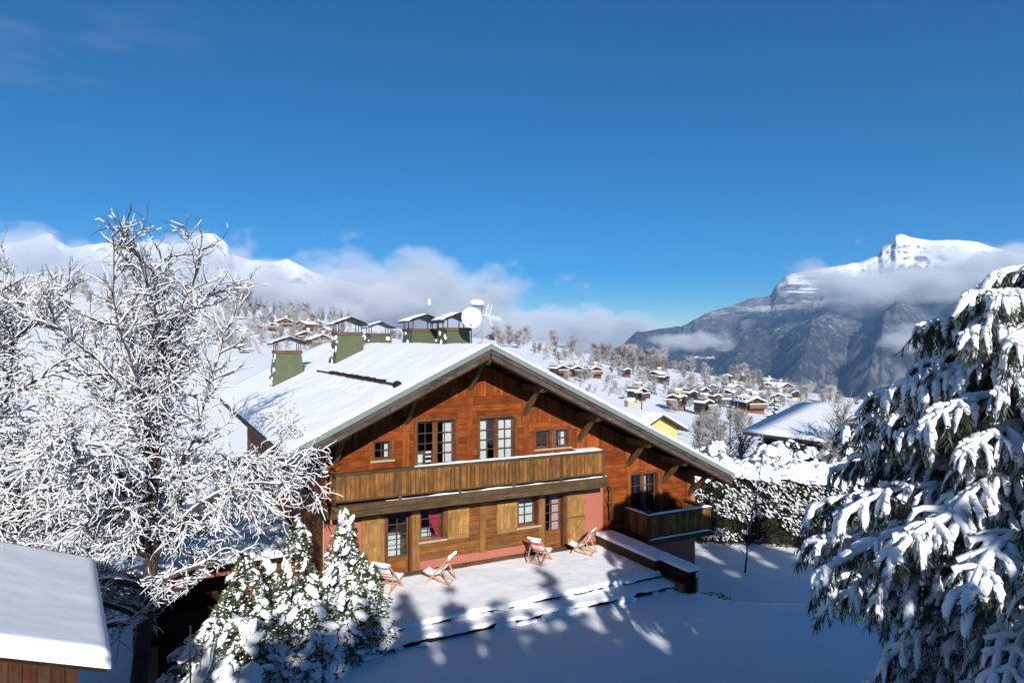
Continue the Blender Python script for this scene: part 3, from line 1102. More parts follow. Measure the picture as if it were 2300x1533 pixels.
# --- the long balcony
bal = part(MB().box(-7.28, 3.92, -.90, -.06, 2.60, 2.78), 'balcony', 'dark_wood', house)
FB = -.87
part(MB().box(-7.30, 3.95, FB - .06, FB + .05, 2.37, 2.80), 'fascia_board', 'rail', bal)
part(MB().box(-7.30, 3.95, FB - .064, FB - .0605, 2.575, 2.585), 'joint', 'dark_wood', bal)
pa = [-7.20, -4.9, -2.62, -.40, 1.72, 3.74]
for x in pa:
    part(MB().box(x - .06, x + .06, FB - .055, FB + .055, 2.803, 3.80), 'baluster_post', 'rail', bal)
for x0, x1 in zip(pa[:-1], pa[1:]):
    part(MB().box(x0 + .061, x1 - .061, FB - .03, FB + .03, 2.90, 3.0), 'bottom_rail', 'rail', bal)
    n = round((x1 - x0 - .12) / .168)
    for i in range(n):
        s0, s1 = x0 + .06 + (x1 - x0 - .12) * i / n, x0 + .06 + (x1 - x0 - .12) * (i + 1) / n
        g = random.uniform(.005, .015)
        y = FB - .034 - random.uniform(.02, .03)
        part(MB().box(s0 + g, s1 - g, y, FB - .032, 2.97 + random.uniform(-.012, .012), 3.80), 'slat', 'slat', bal)
part(MB().box(-7.28, 3.82, FB - .10, FB + .08, 3.803, 3.90), 'handrail', 'rail', bal)
# it turns the corner at the left
part(MB().box(-7.52, -7.36, -.78, 5.0, 2.37, 2.80), 'fascia_board', 'rail', bal)
for i in range(26):
    y0 = -.80 + i * .22
    part(MB().box(-7.46 - random.uniform(.0, .012), -7.40, y0 + .005, y0 + .215, 2.86, 3.86), 'slat', 'plank_v', bal)
part(MB().box(-7.52, -7.36, -.80, 5.0, 3.863, 3.93), 'handrail', 'rail', bal)
# right end return
for i in range(4):
    part(MB().box(3.70, 3.73, FB + .06 + i * .19, FB + .24 + i * .19, 2.97, 3.80), 'slat', 'slat', bal)
part(MB().box(3.64, 3.82, FB + .081, -.06, 3.803, 3.90), 'handrail', 'rail', bal)

def snow_strip(x0, x1, y0, y1, z, h, parent, name='snow', nx=60, gaps=0.0, seed=0):
    """a low ridge of snow lying on a ledge; fades out where gaps bite"""
    V, F = [], []
    ny = 4
    for i in range(nx + 1):
        u = i / nx
        amp = float(np.clip((N1.fbm(u * 9 + seed, seed, 3) - gaps) * 3, 0.03, 1)) if gaps else 0.8 + 0.4 * float(N1(u * 14 + seed, 1.0))
        e = min(1, u * 12, (1 - u) * 12)
        for j in range(ny + 1):
            v = j / ny
            zz = h * amp * (e ** .5) * math.sin(math.pi * (0.08 + .84 * v)) ** .6
            if j in (0, ny):
                zz = 0.0
            V.append((x0 + (x1 - x0) * u, y0 + (y1 - y0) * v, z + .003 + zz))
    for i in range(nx):
        for j in range(ny):
            q = i * (ny + 1) + j
            F.append((q, q + ny + 1, q + ny + 2, q + 1))
    return mesh_np(name, V, np.array(F), M['clump_snow'], parent, True)
snow_strip(-4.4, 3.70, FB - .095, FB + .03, 3.90, .05, bal)
snow_strip(-5.4, 3.94, FB - .058, FB + .045, 2.80, .045, bal, nx=120, gaps=.32)
snow_strip(2.7, 3.82, FB + .09, -.1, 3.90, .02, bal, nx=20)
snow_strip(-7.55, -7.35, -.75, -.15, 3.93, .16, bal, nx=16)

# --- the small balcony of the right wing
sb = part(MB().box(5.46, 8.88, -1.60, -.06, .02, .14), 'balcony', 'dark_wood', house, 'small balcony at the right end of the front')
part(MB().box(5.44, 8.90, -1.68, -1.605, -.06, .155), 'fascia_board', 'rail', sb)
part(MB().box(5.38, 5.455, -1.68, -.06, -.06, .155), 'fascia_board', 'rail', sb)
for x in (5.50, 8.80):
    part(MB().box(x - .05, x + .05, -1.69, -1.59, .157, 1.12), 'baluster_post', 'rail', sb)
n = 19
for i in range(n):
    x0 = 5.56 + 3.18 * i / n
    part(MB().box(x0 + .005, x0 + 3.18 / n - .005, -1.675 - random.uniform(0, .01), -1.64, .26, 1.12), 'slat', 'slat', sb)
for i in range(8):
    y0 = -1.58 + i * .19
    part(MB().box(5.43, 5.465, y0 + .004, y0 + .186, .26, 1.12), 'slat', 'slat', sb)
    part(MB().box(8.815, 8.85, y0 + .004, y0 + .186, .26, 1.12), 'slat', 'slat', sb)
part(MB().box(5.40, 8.90, -1.73, -1.56, 1.122, 1.19), 'handrail', 'rail', sb)
part(MB().box(5.40, 5.55, -1.559, -.06, 1.122, 1.19), 'handrail', 'rail', sb)
part(MB().box(8.75, 8.90, -1.559, -.06, 1.122, 1.19), 'handrail', 'rail', sb)
snow_strip(5.40, 8.90, -1.73, -1.57, 1.19, .06, sb)
snow_strip(5.40, 5.55, -1.56, -.1, 1.19, .05, sb, nx=20)
snow_strip(5.44, 8.92, -1.70, -1.61, .156, .05, sb)
# stair rail by the corner of the ground floor
st = part(MB().bar((4.52, -.42, .86), (4.52, -.42, 2.16), .06, .06, (1, 0, 0)), 'stair_rail', 'rail', house)
for z in (2.14, 1.42):
    part(MB().bar((4.52, -.42, z), (4.50, -.02, z + .12), .05, .07), 'rail', 'rail', st)

# --- roof
th = 0.12
def slope_slab(name, mat, z_off, t, a_l=AL, a_r=AR, b0=B0, b1=B1, parent=house):
    V, F = [], []
    for a in (a_l, RIDGE, a_r):
        for b in (b0, b1):
            for dz in (z_off, z_off - t):
                V.append((a, b, zr(a) + dz))
    # vertex index: a*4 + b*2 + top/bottom
    q = lambda i, j, k: i * 4 + j * 2 + k
    for i in (0, 1):
        F += [(q(i, 0, 0), q(i + 1, 0, 0), q(i + 1, 1, 0), q(i, 1, 0)), (q(i, 0, 1), q(i, 1, 1), q(i + 1, 1, 1), q(i + 1, 0, 1)),
              (q(i, 0, 0), q(i, 0, 1), q(i + 1, 0, 1), q(i + 1, 0, 0)), (q(i, 1, 0), q(i + 1, 1, 0), q(i + 1, 1, 1), q(i, 1, 1))]
    F += [(q(0, 0, 0), q(0, 1, 0), q(0, 1, 1), q(0, 0, 1)), (q(2, 0, 0), q(2, 0, 1), q(2, 1, 1), q(2, 1, 0))]
    return mesh_np(name, V, np.array(F), mat, parent)
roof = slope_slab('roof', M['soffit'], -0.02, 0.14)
# barge boards: three stepped layers of weathered boards, in lengths
def barge(a0, a1, z_top, z_bot, b0, b1, mat='barge'):
    mb = MB().hexa([(a0, b0, zr(a0) + z_bot), (a1, b0, zr(a1) + z_bot), (a1, b1, zr(a1) + z_bot), (a0, b1, zr(a0) + z_bot),
                    (a0, b0, zr(a0) + z_top), (a1, b0, zr(a1) + z_top), (a1, b1, zr(a1) + z_top), (a0, b1, zr(a0) + z_top)])
    return part(mb, 'barge_board', mat, roof)
def lengths(a0, a1, n, jit=.25):
    xs = np.linspace(a0, a1, n + 1)
    xs[1:-1] += rng.uniform(-jit, jit, n - 1)
    return list(zip(xs[:-1] + .006, xs[1:] - .006))
for (l, r, n) in ((AL, RIDGE, 3), (RIDGE, AR, 5)):
    for x0, x1 in lengths(l, r, n):
        barge(x0, x1, .0, -.15, B0 - .10, B0 + .02)
    for x0, x1 in lengths(l + .05, r - .05 if r > 0 else r, n + 1):
        barge(x0, x1, -.152, -.34, B0 - .055, B0 + .03)
    for x0, x1 in lengths(l + .1, r - .1 if r > 0 else r, n):
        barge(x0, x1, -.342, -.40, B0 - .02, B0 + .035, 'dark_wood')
    barge(l + .004, r - .004, .20, .002, B0 - .16, B0 - .142, 'edge_metal')
# rafters just visible under the eaves, purlins with struts
for x in (-8.75, 9.95):
    part(MB().box(x - .03, x + .03, B0 + .05, B1, zr(x) - .34, zr(x) - .165), 'eave_board', 'barge', roof)
BR = [(-6.95, 0), (-4.40, 1), (-1.85, 1), (0.53, 1), (3.10, 1), (5.64, 1), (7.56, 1), (9.06, 1)]
for x, k in BR:
    zt = zr(x) - .27 if abs(x - RIDGE) > .2 else APEX - .34
    pu = part(MB().box(x - .11, x + .11, -1.52, .3, zt - .24, zt), 'purlin', 'bracket', roof)
    cap = MB().hexa([(x - .13, -1.72, zt - .12), (x + .13, -1.72, zt - .12), (x + .13, -1.521, zt - .26), (x - .13, -1.521, zt - .26),
                     (x - .13, -1.72, zt + .01), (x + .13, -1.72, zt + .01), (x + .13, -1.521, zt + .01), (x - .13, -1.521, zt + .01)])
    part(cap, 'beam_end', 'bracket', pu)
    part(MB().bar((x, -1.15, zt - .20), (x, -.02, zt - 1.22), .17, .16, (1, 0, 0)), 'strut', 'bracket', pu)
    part(MB().box(x - .13, x + .13, -.085, -.056, zt - 1.5, zt - .26), 'wall_plate', 'post_wood', pu)

# snow on the roof: a thick sheet with a rounded verge, uneven surface
def roof_snow():
    al = np.concatenate([np.linspace(AL - .06, RIDGE, 60), np.linspace(RIDGE, AR + .06, 100)[1:]])
    bl = np.concatenate([[B0 - .14, B0 - .135, B0 - .12, B0 - .08, B0 - .02], np.linspace(B0 + .1, B1 + .1, 150)])
    A, Bm = np.meshgrid(al, bl, indexing='ij')
    h = 0.29 + 0.09 * (N1.fbm(A * .5, Bm * .5, 3) - .5) + 0.06 * (N2.fbm(A * 1.7, Bm * 1.7, 4) - .5)
    ed = np.clip((Bm - (B0 - .14)) / .12, 0, 1)
    h = h + .10 * (N3.fbm(A * 1.4, A * 0 + 4, 4) - .5) * np.exp(-((Bm - B0 + .1) / .5) ** 2)
    Bm = Bm + np.where(Bm < B0 + .05, .09 * np.clip(N1.fbm(A * 1.1, A * 0 + 7, 4) - .40, 0, 1), 0)
    h = h * np.where(ed < 1, .62 + .38 * np.sqrt(1 - (1 - ed) ** 2), 1)
    ee = np.clip(np.minimum(A - (AL - .06), (AR + .06) - A) / .3, 0, 1)
    h = h * (.35 + .65 * np.sqrt(1 - (1 - ee) ** 2))
    rd = np.sqrt((A - RIDGE) ** 2 + .10)
    # bare, crumbled snow below the snow guard
    sc = np.exp(-((A + 5.75) / .28) ** 2) * sstep(-.5, 1.5, Bm) * sstep(9, 5, Bm)
    h = h - sc * .10 * (N3.fbm(A * 6, Bm * 2.2, 3) > .5)
    Z = APEX - PITCH * rd + h + .06 + PITCH * .32 * np.exp(-((A - RIDGE) / .6) ** 2) * .0
    n, m = A.shape
    V = np.stack([A, Bm, Z], -1).reshape(-1, 3)
    idx = np.arange(n * m).reshape(n, m)
    F = np.stack([idx[:-1, :-1], idx[1:, :-1], idx[1:, 1:], idx[:-1, 1:]], -1).reshape(-1, 4)
    # skirts down to the roof
    per = np.concatenate([idx[:, 0], idx[-1, 1:], idx[-2::-1, -1], idx[0, -2:0:-1]])
    low = V[per].copy()
    low[:, 2] = APEX - PITCH * np.abs(low[:, 0] - RIDGE) + .052
    V2 = np.vstack([V, low])
    k = len(per)
    a_ = np.arange(k)
    b_ = (a_ + 1) % k
    F2 = np.stack([per[a_], n * m + a_, n * m + b_, per[b_]], -1)
    mesh_np('snow', V2, np.vstack([F, F2]), M['roof_snow'], roof, True)
roof_snow()
def zs(a):
    return zr(a) + .31
# snow guard log on the left slope
lg = part(MB().tube((-5.15, -1.35, zs(-5.15) + .03), (-5.15, 11.6, zs(-5.15) + .03), .075, .06, 10), 'snow_guard', 'black', roof)
part(MB().tube((-5.15, -1.42, zs(-5.15) + .05), (-5.15, -1.30, zs(-5.15) + .05), .15, .15, 14), 'log_end', 'dark_wood', lg)
part(MB().tube((7.4, -1.3, zs(7.4) + .0), (7.4, 16, zs(7.4) + .0), .07, .06, 8), 'snow_guard', 'black', roof)
mb = MB()
for i in range(90):
    b = random.uniform(.2, 8.5)
    mb.box(-5.24 + random.uniform(-.05, .02), -5.06, b, b + random.uniform(.05, .2), zs(-5.15) + .06, zs(-5.15) + random.uniform(.10, .17))
part(mb, 'rubble', 'dark_wood', lg)['kind'] = 'stuff'

# --- chimneys
def chimney(a, b, wb, wt, db, dt, zbot, zcap, label, vent=False, snowy=1.0):
    ch = part(MB().hexa([(a - wb / 2, b, zbot), (a + wb / 2, b, zbot), (a + wb / 2, b + db, zbot), (a - wb / 2, b + db, zbot),
                         (a - wt / 2, b + .12, zcap), (a + wt / 2, b + .12, zcap), (a + wt / 2, b + .12 + dt, zcap), (a - wt / 2, b + .12 + dt, zcap)]), 'chimney', 'green', roof, label)
    y0, y1 = b + .07, b + .17 + dt
    part(MB().box(a - wt / 2 - .05, a + wt / 2 + .05, y0, y1, zcap + .002, zcap + .16), 'band', 'rust', ch)
    for sx in (-1, 1):
        for yy in (y0 + .06, (y0 + y1) / 2, y1 - .06):
            xx = a + sx * (wt / 2 - .04)
            part(MB().box(xx - .02, xx + .02, yy - .02, yy + .02, zcap + .162, zcap + .56), 'cap_post', 'black', ch)
    # little gable roof
    e = wt / 2 + .30
    ze, za = zcap + .47, zcap + .80
    r, s = MB(), MB()
    for sx in (-1, 1):
        r.hexa([(a, y0 - .22, za), (a + sx * e, y0 - .22, ze), (a + sx * e, y1 + .22, ze), (a, y1 + .22, za),
                (a, y0 - .22, za + .04), (a + sx * e, y0 - .22, ze + .04), (a + sx * e, y1 + .22, ze + .04), (a, y1 + .22, za + .04)])
    cr = part(r, 'cap_roof', 'black', ch)
    V, F = [], []
    for i in range(13):
        x = -e + 2 * e * i / 12
        for j in range(5):
            y = y0 - .18 + (y1 - y0 + .36) * j / 4
            lim = min(1, (1 - abs(x) / e) * 6 + .25) * (1 if 0 < j < 4 else .55)
            sun_side = 1.0 if x < .1 else snowy
            V.append((a + x, y, za + .045 - (za - ze) * abs(x) / e + .13 * lim * sun_side + .02 * random.random()))
    for i in range(12):
        for j in range(4):
            q = i * 5 + j
            F.append((q, q + 5, q + 6, q + 1))
    mesh_np('snow', V, np.array(F), M['clump_snow'], cr, True)
    # snow sticking on the left face
    n = 15
    tt = rng.random(n)
    P = np.stack([a - wb / 2 + (wb - wt) / 2 * tt - .02, b + .1 + rng.random(n) * (db - .1), zbot + (zcap - zbot) * tt], -1)
    S = np.stack([rng.uniform(.03, .07, n), rng.uniform(.05, .16, n), rng.uniform(.06, .22, n)], -1)
    V, F = blobs(P, S, ICO1, 1.0, .2)
    mesh_np('snow_patches', V, F, M['clump_snow'], ch, True)['kind'] = 'stuff'
    if vent:
        part(MB().box(a + wt / 2 - .38, a + wt / 2 - .14, b + .02, b + .10, zcap - .30, zcap - .08), 'vent', 'white', ch)
    return ch
chimney(-6.15, 13.9, 1.75, 1.30, 1.7, 1.2, 5.6, 7.68, 'green tapered chimney lowest on the left slope, nearest the bare tree')
chimney(-3.55, 11.2, 1.62, 1.26, 1.7, 1.2, 6.9, 8.66, 'tall green tapered chimney halfway up the left slope')
chimney(.75, 20.0, 1.6, 1.38, 1.5, 1.2, 6.6, 8.72, 'green chimney with a small white vent, farthest back', vent=True, snowy=.15)
chimney(.35, 10.6, 1.75, 1.45, 1.9, 1.5, 6.9, 8.86, 'green chimney with the dark brown band left of the satellite dish', snowy=1)
chimney(1.25, 8.2, 1.55, 1.25, 1.7, 1.3, 6.6, 8.88, 'green chimney directly behind the satellite dish')

# --- dish, aerials
def world_at(o):
    o.matrix_world = Matrix.Translation((0, OY, 0)) @ Matrix.Rotation(TH, 4, 'Z')
    return o
dish = empty('satellite_dish', hw(1.36, 6.9, 9.52), 0, 'round white satellite dish in front of the chimneys', 'satellite dish')
V, F = [], []
NR, NA = 6, 28
for i in range(NR + 1):
    for j in range(NA):
        r = .50 * i / NR
        an = 2 * math.pi * j / NA
        V.append((r * math.cos(an), .09 * (r / .5) ** 2 * -1 + .09, r * 1.06 * math.sin(an)))
for i in range(NR):
    for j in range(NA):
        F.append((i * NA + j, (i + 1) * NA + j, (i + 1) * NA + (j + 1) % NA, i * NA + (j + 1) % NA))
refl = mesh_np('reflector', V, np.array(F), M['white'], dish, True)
md = refl.modifiers.new('thick', 'SOLIDIFY')
md.thickness = .02
part(MB().tube((0, .05, -.52), (-.03, -.42, -.30), .012), 'feed_arm', 'grey_metal', dish)
part(MB().box(-.06, .0, -.50, -.38, -.34, -.20), 'feed_horn', 'grey_metal', dish)
part(MB().tube((0, .1, 0), (.0, .45, -.1), .03).tube((0, .45, -.1), (0, .45, -1.6), .03), 'bracket', 'black', dish)
dish.rotation_euler = (math.radians(-12), 0, math.radians(8))
mast = empty('antenna_mast', hw(2.15, 7.4, 6.4), TH, 'grey steel mast with a snow capped box and a comb shaped aerial', 'antenna')
part(MB().tube((0, 0, 0), (0, 0, 3.75), .03), 'pole', 'grey_metal', mast)
part(MB().box(-.55, .05, -.25, .25, 3.60, 3.70), 'box', 'grey_metal', mast)
V, F = blobs(np.array([[-.27, 0, 3.84]]), np.array([[.40, .32, .22]]), ICO3, .7, .01)
V[:, 0] = np.clip(V[:, 0], -.60, .06)
V[:, 2] = np.clip(V[:, 2], 3.70, 4.02)
mesh_np('snow', V, F, M['clump_snow'], mast, True)
y = MB().tube((0, 0, 3.30), (1.0, -.25, 3.02), .018)
for k in range(7):
    u = .25 + k * .115
    c = Vector((u, -.25 * u, 3.30 - .28 * u))
    y.tube(c + Vector((0, -.02, -.16)), c + Vector((0, .02, .16)), .009, None, 5)
for q in (-1, 1):
    y.tube((.35, -.08, 3.22), (.52, -.1, 3.22 + .55 * q), .018, None, 5).tube((.15, -.04, 3.26), (.35, -.06, 3.26 + .5 * max(q, 0) + .05), .018, None, 5)
part(y, 'aerial', 'white', mast)
part(MB().tube((-.0, 0, 1.9), (-.45, .1, 1.75), .012, None, 5).tube((0, 0, 2.5), (-.4, .1, 2.2), .012, None, 5), 'stay', 'black', mast)
mast2 = empty('whip_antenna', hw(.95, 11.5, 7.2), TH, 'thin upright rod antenna rising between the two dark banded chimneys', 'antenna')
part(MB().tube((0, 0, 0), (0, 0, 3.9), .028, .02), 'rod', 'grey_metal', mast2)
part(MB().box(-.16, -.03, -.05, .05, 3.15, 3.45), 'box', 'white', mast2)

# --- terrace in front of the house
ter = empty('terrace', (0, OY, 0), TH, 'snow covered wooden terrace along the front of the chalet', 'terrace')
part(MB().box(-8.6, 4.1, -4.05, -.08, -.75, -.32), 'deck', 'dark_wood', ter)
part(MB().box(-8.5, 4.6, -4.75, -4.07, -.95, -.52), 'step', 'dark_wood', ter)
def snow_sheet(name, a0, a1, b0, b1, z, h, parent, seed, rag=.05):
    al = np.linspace(a0, a1, 150)
    t = np.concatenate([[0, .004, .012, .03], np.linspace(.05, 1, 40)])
    A, T = np.meshgrid(al, t, indexing='ij')
    rg = (N2.fbm(A * 1.1 + seed, A * 0, 4) - .5) * 2 * rag + (N1(A * 6 + seed, A * 0) - .5) * rag * .5
    Bv = b0 + rg * (1 - T) + (b1 - b0) * T
    e = np.clip((Bv - (b0 + rg)) / .10, 0, 1)
    Z = z + h * (.25 + .75 * np.sqrt(np.clip(1 - (1 - e) ** 2, 0, 1))) + .05 * (N3.fbm(A * .9 + seed, Bv * .9, 4) - .5) + .02 * (N1.fbm(A * 4, Bv * 4, 3) - .5)
    n, m = A.shape
    V = np.stack([A, Bv, Z], -1).reshape(-1, 3)
    idx = np.arange(n * m).reshape(n, m)
    F = np.stack([idx[:-1, :-1], idx[1:, :-1], idx[1:, 1:], idx[:-1, 1:]], -1).reshape(-1, 4)
    per = np.concatenate([idx[:, 0], idx[-1, 1:], idx[-2::-1, -1], idx[0, -2:0:-1]])
    low = V[per].copy()
    low[:, 2] = z + .003
    k = len(per)
    a_ = np.arange(k)
    b_ = (a_ + 1) % k
    F2 = np.stack([per[a_], n * m + a_, n * m + b_, per[b_]], -1)
    return mesh_np(name, np.vstack([V, low]), np.vstack([F, F2]), M['snow'], parent, True)
snow_sheet('snow', -8.65, 4.08, -4.16, -.16, -.32, .13, ter, 3.0, .14)
snow_sheet('snow', -8.5, 4.6, -4.85, -4.10, -.50, .11, ter, 8.0, .17)
n = 150
xs_ = rng.uniform(-8.3, 4.3, n)
row = rng.random(n) < .5
P = np.stack([xs_, np.where(row, -4.16, -4.86) + rng.normal(size=n) * .05, np.where(row, -.42, -.60) + rng.normal(size=n) * .02], -1)
q = rng.uniform(.05, .15, n) * (N1(xs_ * 1.1, row * 5.0) > .42)
V, F = blobs(P[q > 0], np.stack([q * 2.2, q, q * .8], -1)[q > 0], ICO2, .9, .08)
mesh_np('snow_lumps', V, F, M['snow'], ter, True)['kind'] = 'stuff'
snow_strip(-5.5, 4.0, -.20, -.085, -.32, .09, ter, nx=140, gaps=.36)
# low wall at the right end of the terrace
par = empty('parapet', (0, OY, 0), TH, 'low dark timber parapet with a thick snow top at the right end of the terrace', 'low wall')
part(MB().box(3.97, 4.55, -3.9, -.09, -1.6, .12), 'wall', 'rail', par)
part(MB().box(4.25, 4.62, -5.35, -3.905, -1.6, .10), 'wall', 'dark_wood', par)
part(MB().box(4.10, 4.50, -5.2, -4.0, -2.6, -.35), 'footing', 'pink', par)
part(MB().box(3.93, 4.70, -3.93, -.075, .122, .19), 'coping', 'rail', par)
part(MB().box(4.21, 4.70, -5.40, -3.935, .102, .17), 'coping', 'dark_wood', par)
snow_sheet('snow', 3.92, 4.72, -3.95, -.07, .19, .14, par, 1.0, .02)
snow_sheet('snow', 4.20, 4.72, -5.42, -3.93, .17, .15, par, 5.0, .02)
part(MB().box(4.75, 4.95, -5.1, -3.2, -2.7, -.25), 'retaining_wall', 'pink', par)

# --- lower annex with a garage opening, left of the house
an = empty('annex', (0, OY, 0), TH, 'lower side building with a deep dark garage opening below the bare tree', 'garage')
aw = MB()
aw.box(-12.9, -9.55, 3.2, 3.4, -.25, .15)                    # lintel over the opening
aw.box(-9.55, -8.75, 3.0, 3.4, -5, .15)
aw.box(-13.2, -12.9, 3.2, 12, -5, .15)
part(aw, 'wall', 'pink', an)
for j in range(11):
    part(MB().box(-8.75, -7.39, 3.05 - random.uniform(0, .015), 3.4, -4.2 + j * .4, -3.81 + j * .4), 'plank', 'low_h', an)
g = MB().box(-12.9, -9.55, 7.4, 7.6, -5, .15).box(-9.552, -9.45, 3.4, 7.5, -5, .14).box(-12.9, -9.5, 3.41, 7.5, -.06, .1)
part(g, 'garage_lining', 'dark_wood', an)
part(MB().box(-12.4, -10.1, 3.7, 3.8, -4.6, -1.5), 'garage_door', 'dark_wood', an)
rf = part(MB().box(-13.5, -7.40, 2.6, 12.2, .152, .32), 'roof', 'dark_wood', an)
snow_sheet('snow', -13.5, -7.42, 2.55, 12.2, .32, .25, rf, 2.0, .03)

# --- deck chairs
def deck_chair(sl_mat, label, a, b, z, rz, snow=1.0):
    r = empty('deck_chair', hw(a, b, z), rz, label, 'deck chair', 'wooden deck chairs on the terrace')
    w = .27
    for s in (-1, 1):
        part(MB().bar((s * w, .42, .0), (s * w, -.48, .98), .035, .055), 'frame_rail', 'chair_wood', r)
        part(MB().bar((s * (w - .045), -.45, .0), (s * (w - .045), .52, .40), .035, .055), 'seat_rail', 'chair_wood', r)
        part(MB().bar((s * (w + .04), -.20, .66), (s * (w + .04), -.52, .0), .03, .045), 'prop', 'chair_wood', r)
    for y, z_ in ((-.48, .98), (.36, .07)):
        part(MB().tube((-w - .03, y, z_), (w + .03, y, z_), .022), 'crossbar', 'chair_wood', r)
    for y, z_ in ((.52, .40), (-.42, .03)):
        part(MB().tube((-w + .02, y, z_), (w - .02, y, z_), .022), 'crossbar', 'chair_wood', r)
    # hanging cloth
    pts = []
    n = 16
    P0, P1, P2, P3 = np.array([-.47, 1.0]), np.array([-.24, .42]), np.array([.02, .16]), np.array([.53, .42])
    for i in range(n + 1):
        t = i / n
        pts.append((1 - t) ** 3 * P0 + 3 * (1 - t) ** 2 * t * P1 + 3 * (1 - t) * t * t * P2 + t ** 3 * P3)
    V, F = [], []
    for i, p in enumerate(pts):
        for j in range(5):
            u = j / 4 * 2 - 1
            V.append((u * (w - .02), p[0], p[1] - .025 * (1 - u * u)))
    for i in range(n):
        for j in range(4):
            q = i * 5 + j
            F.append((q, q + 1, q + 6, q + 5))
    o = mesh_np('sling', V, np.array(F), M[sl_mat], r, True)
    uv = o.data.uv_layers.new(name='UVMap')
    li = np.zeros(len(o.data.loops), dtype=np.int32)
    o.data.loops.foreach_get('vertex_index', li)
    U = np.stack([(li % 5) / 4, (li // 5) / n], -1).astype(np.float32)
    uv.data.foreach_set('uv', U.ravel())
    sd = o.modifiers.new('thick', 'SOLIDIFY')
    sd.thickness = .012
    # snow lying on the seat and along the top
    V, F = [], []
    m = 13
    for i in range(m + 1):
        p = pts[i + (n - m)] if i + (n - m) <= n else pts[-1]
        k = i / m
        h = (.05 + .10 * math.sin(math.pi * min(1, k * 1.15))) * snow
        for j in range(7):
            u = j / 6 * 2 - 1
            V.append((u * (w - .03), p[0], p[1] - .02 * (1 - u * u) + .006 + h * max(0, 1 - u ** 4) * (1 if 0 < i < m else .2) + .008 * random.random()))
    for i in range(m):
        for j in range(6):
            q = i * 7 + j
            F.append((q, q + 1, q + 8, q + 7))
    mesh_np('snow', V, np.array(F), M['clump_snow'], r, True)
    V, F = blobs(np.array([[x, -.49, 1.0] for x in np.linspace(-w, w, 7)]), np.tile([[.06, .06, .07]], (7, 1)) * snow, ICO2, .5, .05)
    mesh_np('top_snow', V, F, M['clump_snow'], r, True)
    return r
def cpos(x, y, z):
    Y = FPX * (CAM_Z - z) / (y - 766)
    return to_house((x - 1150) / FPX * Y, Y)
DZ = -.20
a_, b_ = -7.0, -1.8
deck_chair('sling_blue', 'wooden deck chair with blue striped cloth, half hidden behind the snowy shrubs', -5.35, -1.15, DZ, math.radians(-22))
deck_chair('sling_red', 'wooden deck chair seen from its side with a snowy seat, below the red curtain', -3.55, -1.25, DZ, math.radians(72))
deck_chair('sling_red', 'wooden deck chair with red striped cloth turned away towards the right glazed door', .75, -.95, DZ, math.radians(-32), .7)
deck_chair('sling_blue', 'wooden deck chair seen from its side, beside the pink corner', 2.75, -.85, DZ, math.radians(66), .5)

# ------------------------------------------------------------------ bare snowy trees
def rnd_unit():
    v = rng.normal(size=3)
    return v / np.linalg.norm(v)

class Segs:
    def __init__(s):
        s.a, s.b, s.r0, s.r1, s.ph = [], [], [], [], []
    def path(s, p, d, length, n, r0, r1, wander, grav):
        """grow a wandering path; returns its points and directions"""
        pts, dirs = [p], [d]
        st = length / n
        ph = random.random() * 200
        for i in range(n):
            d = d + rng.normal(size=3) * wander
            d[2] += grav * (i + 1) / n
            d = d / np.linalg.norm(d)
            q = p + d * st
            s.a.append(p); s.b.append(q); s.ph.append(ph + i * .45)
            s.r0.append(r0 + (r1 - r0) * i / n)
            s.r1.append(r0 + (r1 - r0) * (i + 1) / n)
            p = q
            pts.append(p); dirs.append(d)
        return pts, dirs
    def arr(s):
        return np.array(s.a), np.array(s.b), np.array(s.r0), np.array(s.r1)

def side_dir(d, spread, upbias):
    """a direction leaving d at an angle"""
    v = rnd_unit()
    v = v - d * np.dot(v, d)
    v /= np.linalg.norm(v) + 1e-9
    q = d * math.cos(spread) + v * math.sin(spread)
    q[2] += upbias
    return q / np.linalg.norm(q)

def limb_mesh(sg, sn, parent, snow_amt, thick):
    P0, P1, R0, R1 = sg.arr()
    V, F = prisms(P0, P1, R0, R1, 4 if R0.max() > .03 else 3)
    o = mesh_np('branch', V, F, M['twig'], parent, True)
    D = P1 - P0
    L = np.linalg.norm(D, axis=1)
    hor = np.sqrt(np.clip(1 - (D[:, 2] / L) ** 2, 0, 1))
    zrel = P0[:, 2]
    ph = np.array(sg.ph)
    lump = lambda q: .35 + 1.25 * N1(q, q * .37)
    keep = (N2(ph * .8, ph * .2 + 9) < .25 + .75 * np.clip(snow_amt(zrel) * (.35 + .9 * hor), 0, 1)) & (rng.random(len(P0)) < snow_amt(zrel) * 1.4)
    P0, P1, R0, R1, hor, ph = P0[keep], P1[keep], R0[keep], R1[keep], hor[keep], ph[keep]
    k0 = thick * (.45 + .55 * hor) * np.clip(.50 + R0 * 30, .5, 1.8)
    rs, re = k0 * lump(ph), k0 * lump(ph + .45) * .95
    up = np.zeros_like(P0)
    up[:, 2] = R0 * .9 + rs * .75
    e = (P1 - P0) * .12
    V, F = prisms(P0 + up - e, P1 + up + e, rs, re, 4 if thick > .03 else 3)
    mesh_np('snow', V, F, M['twig_snow'], o, True)['kind'] = 'stuff'
    return o

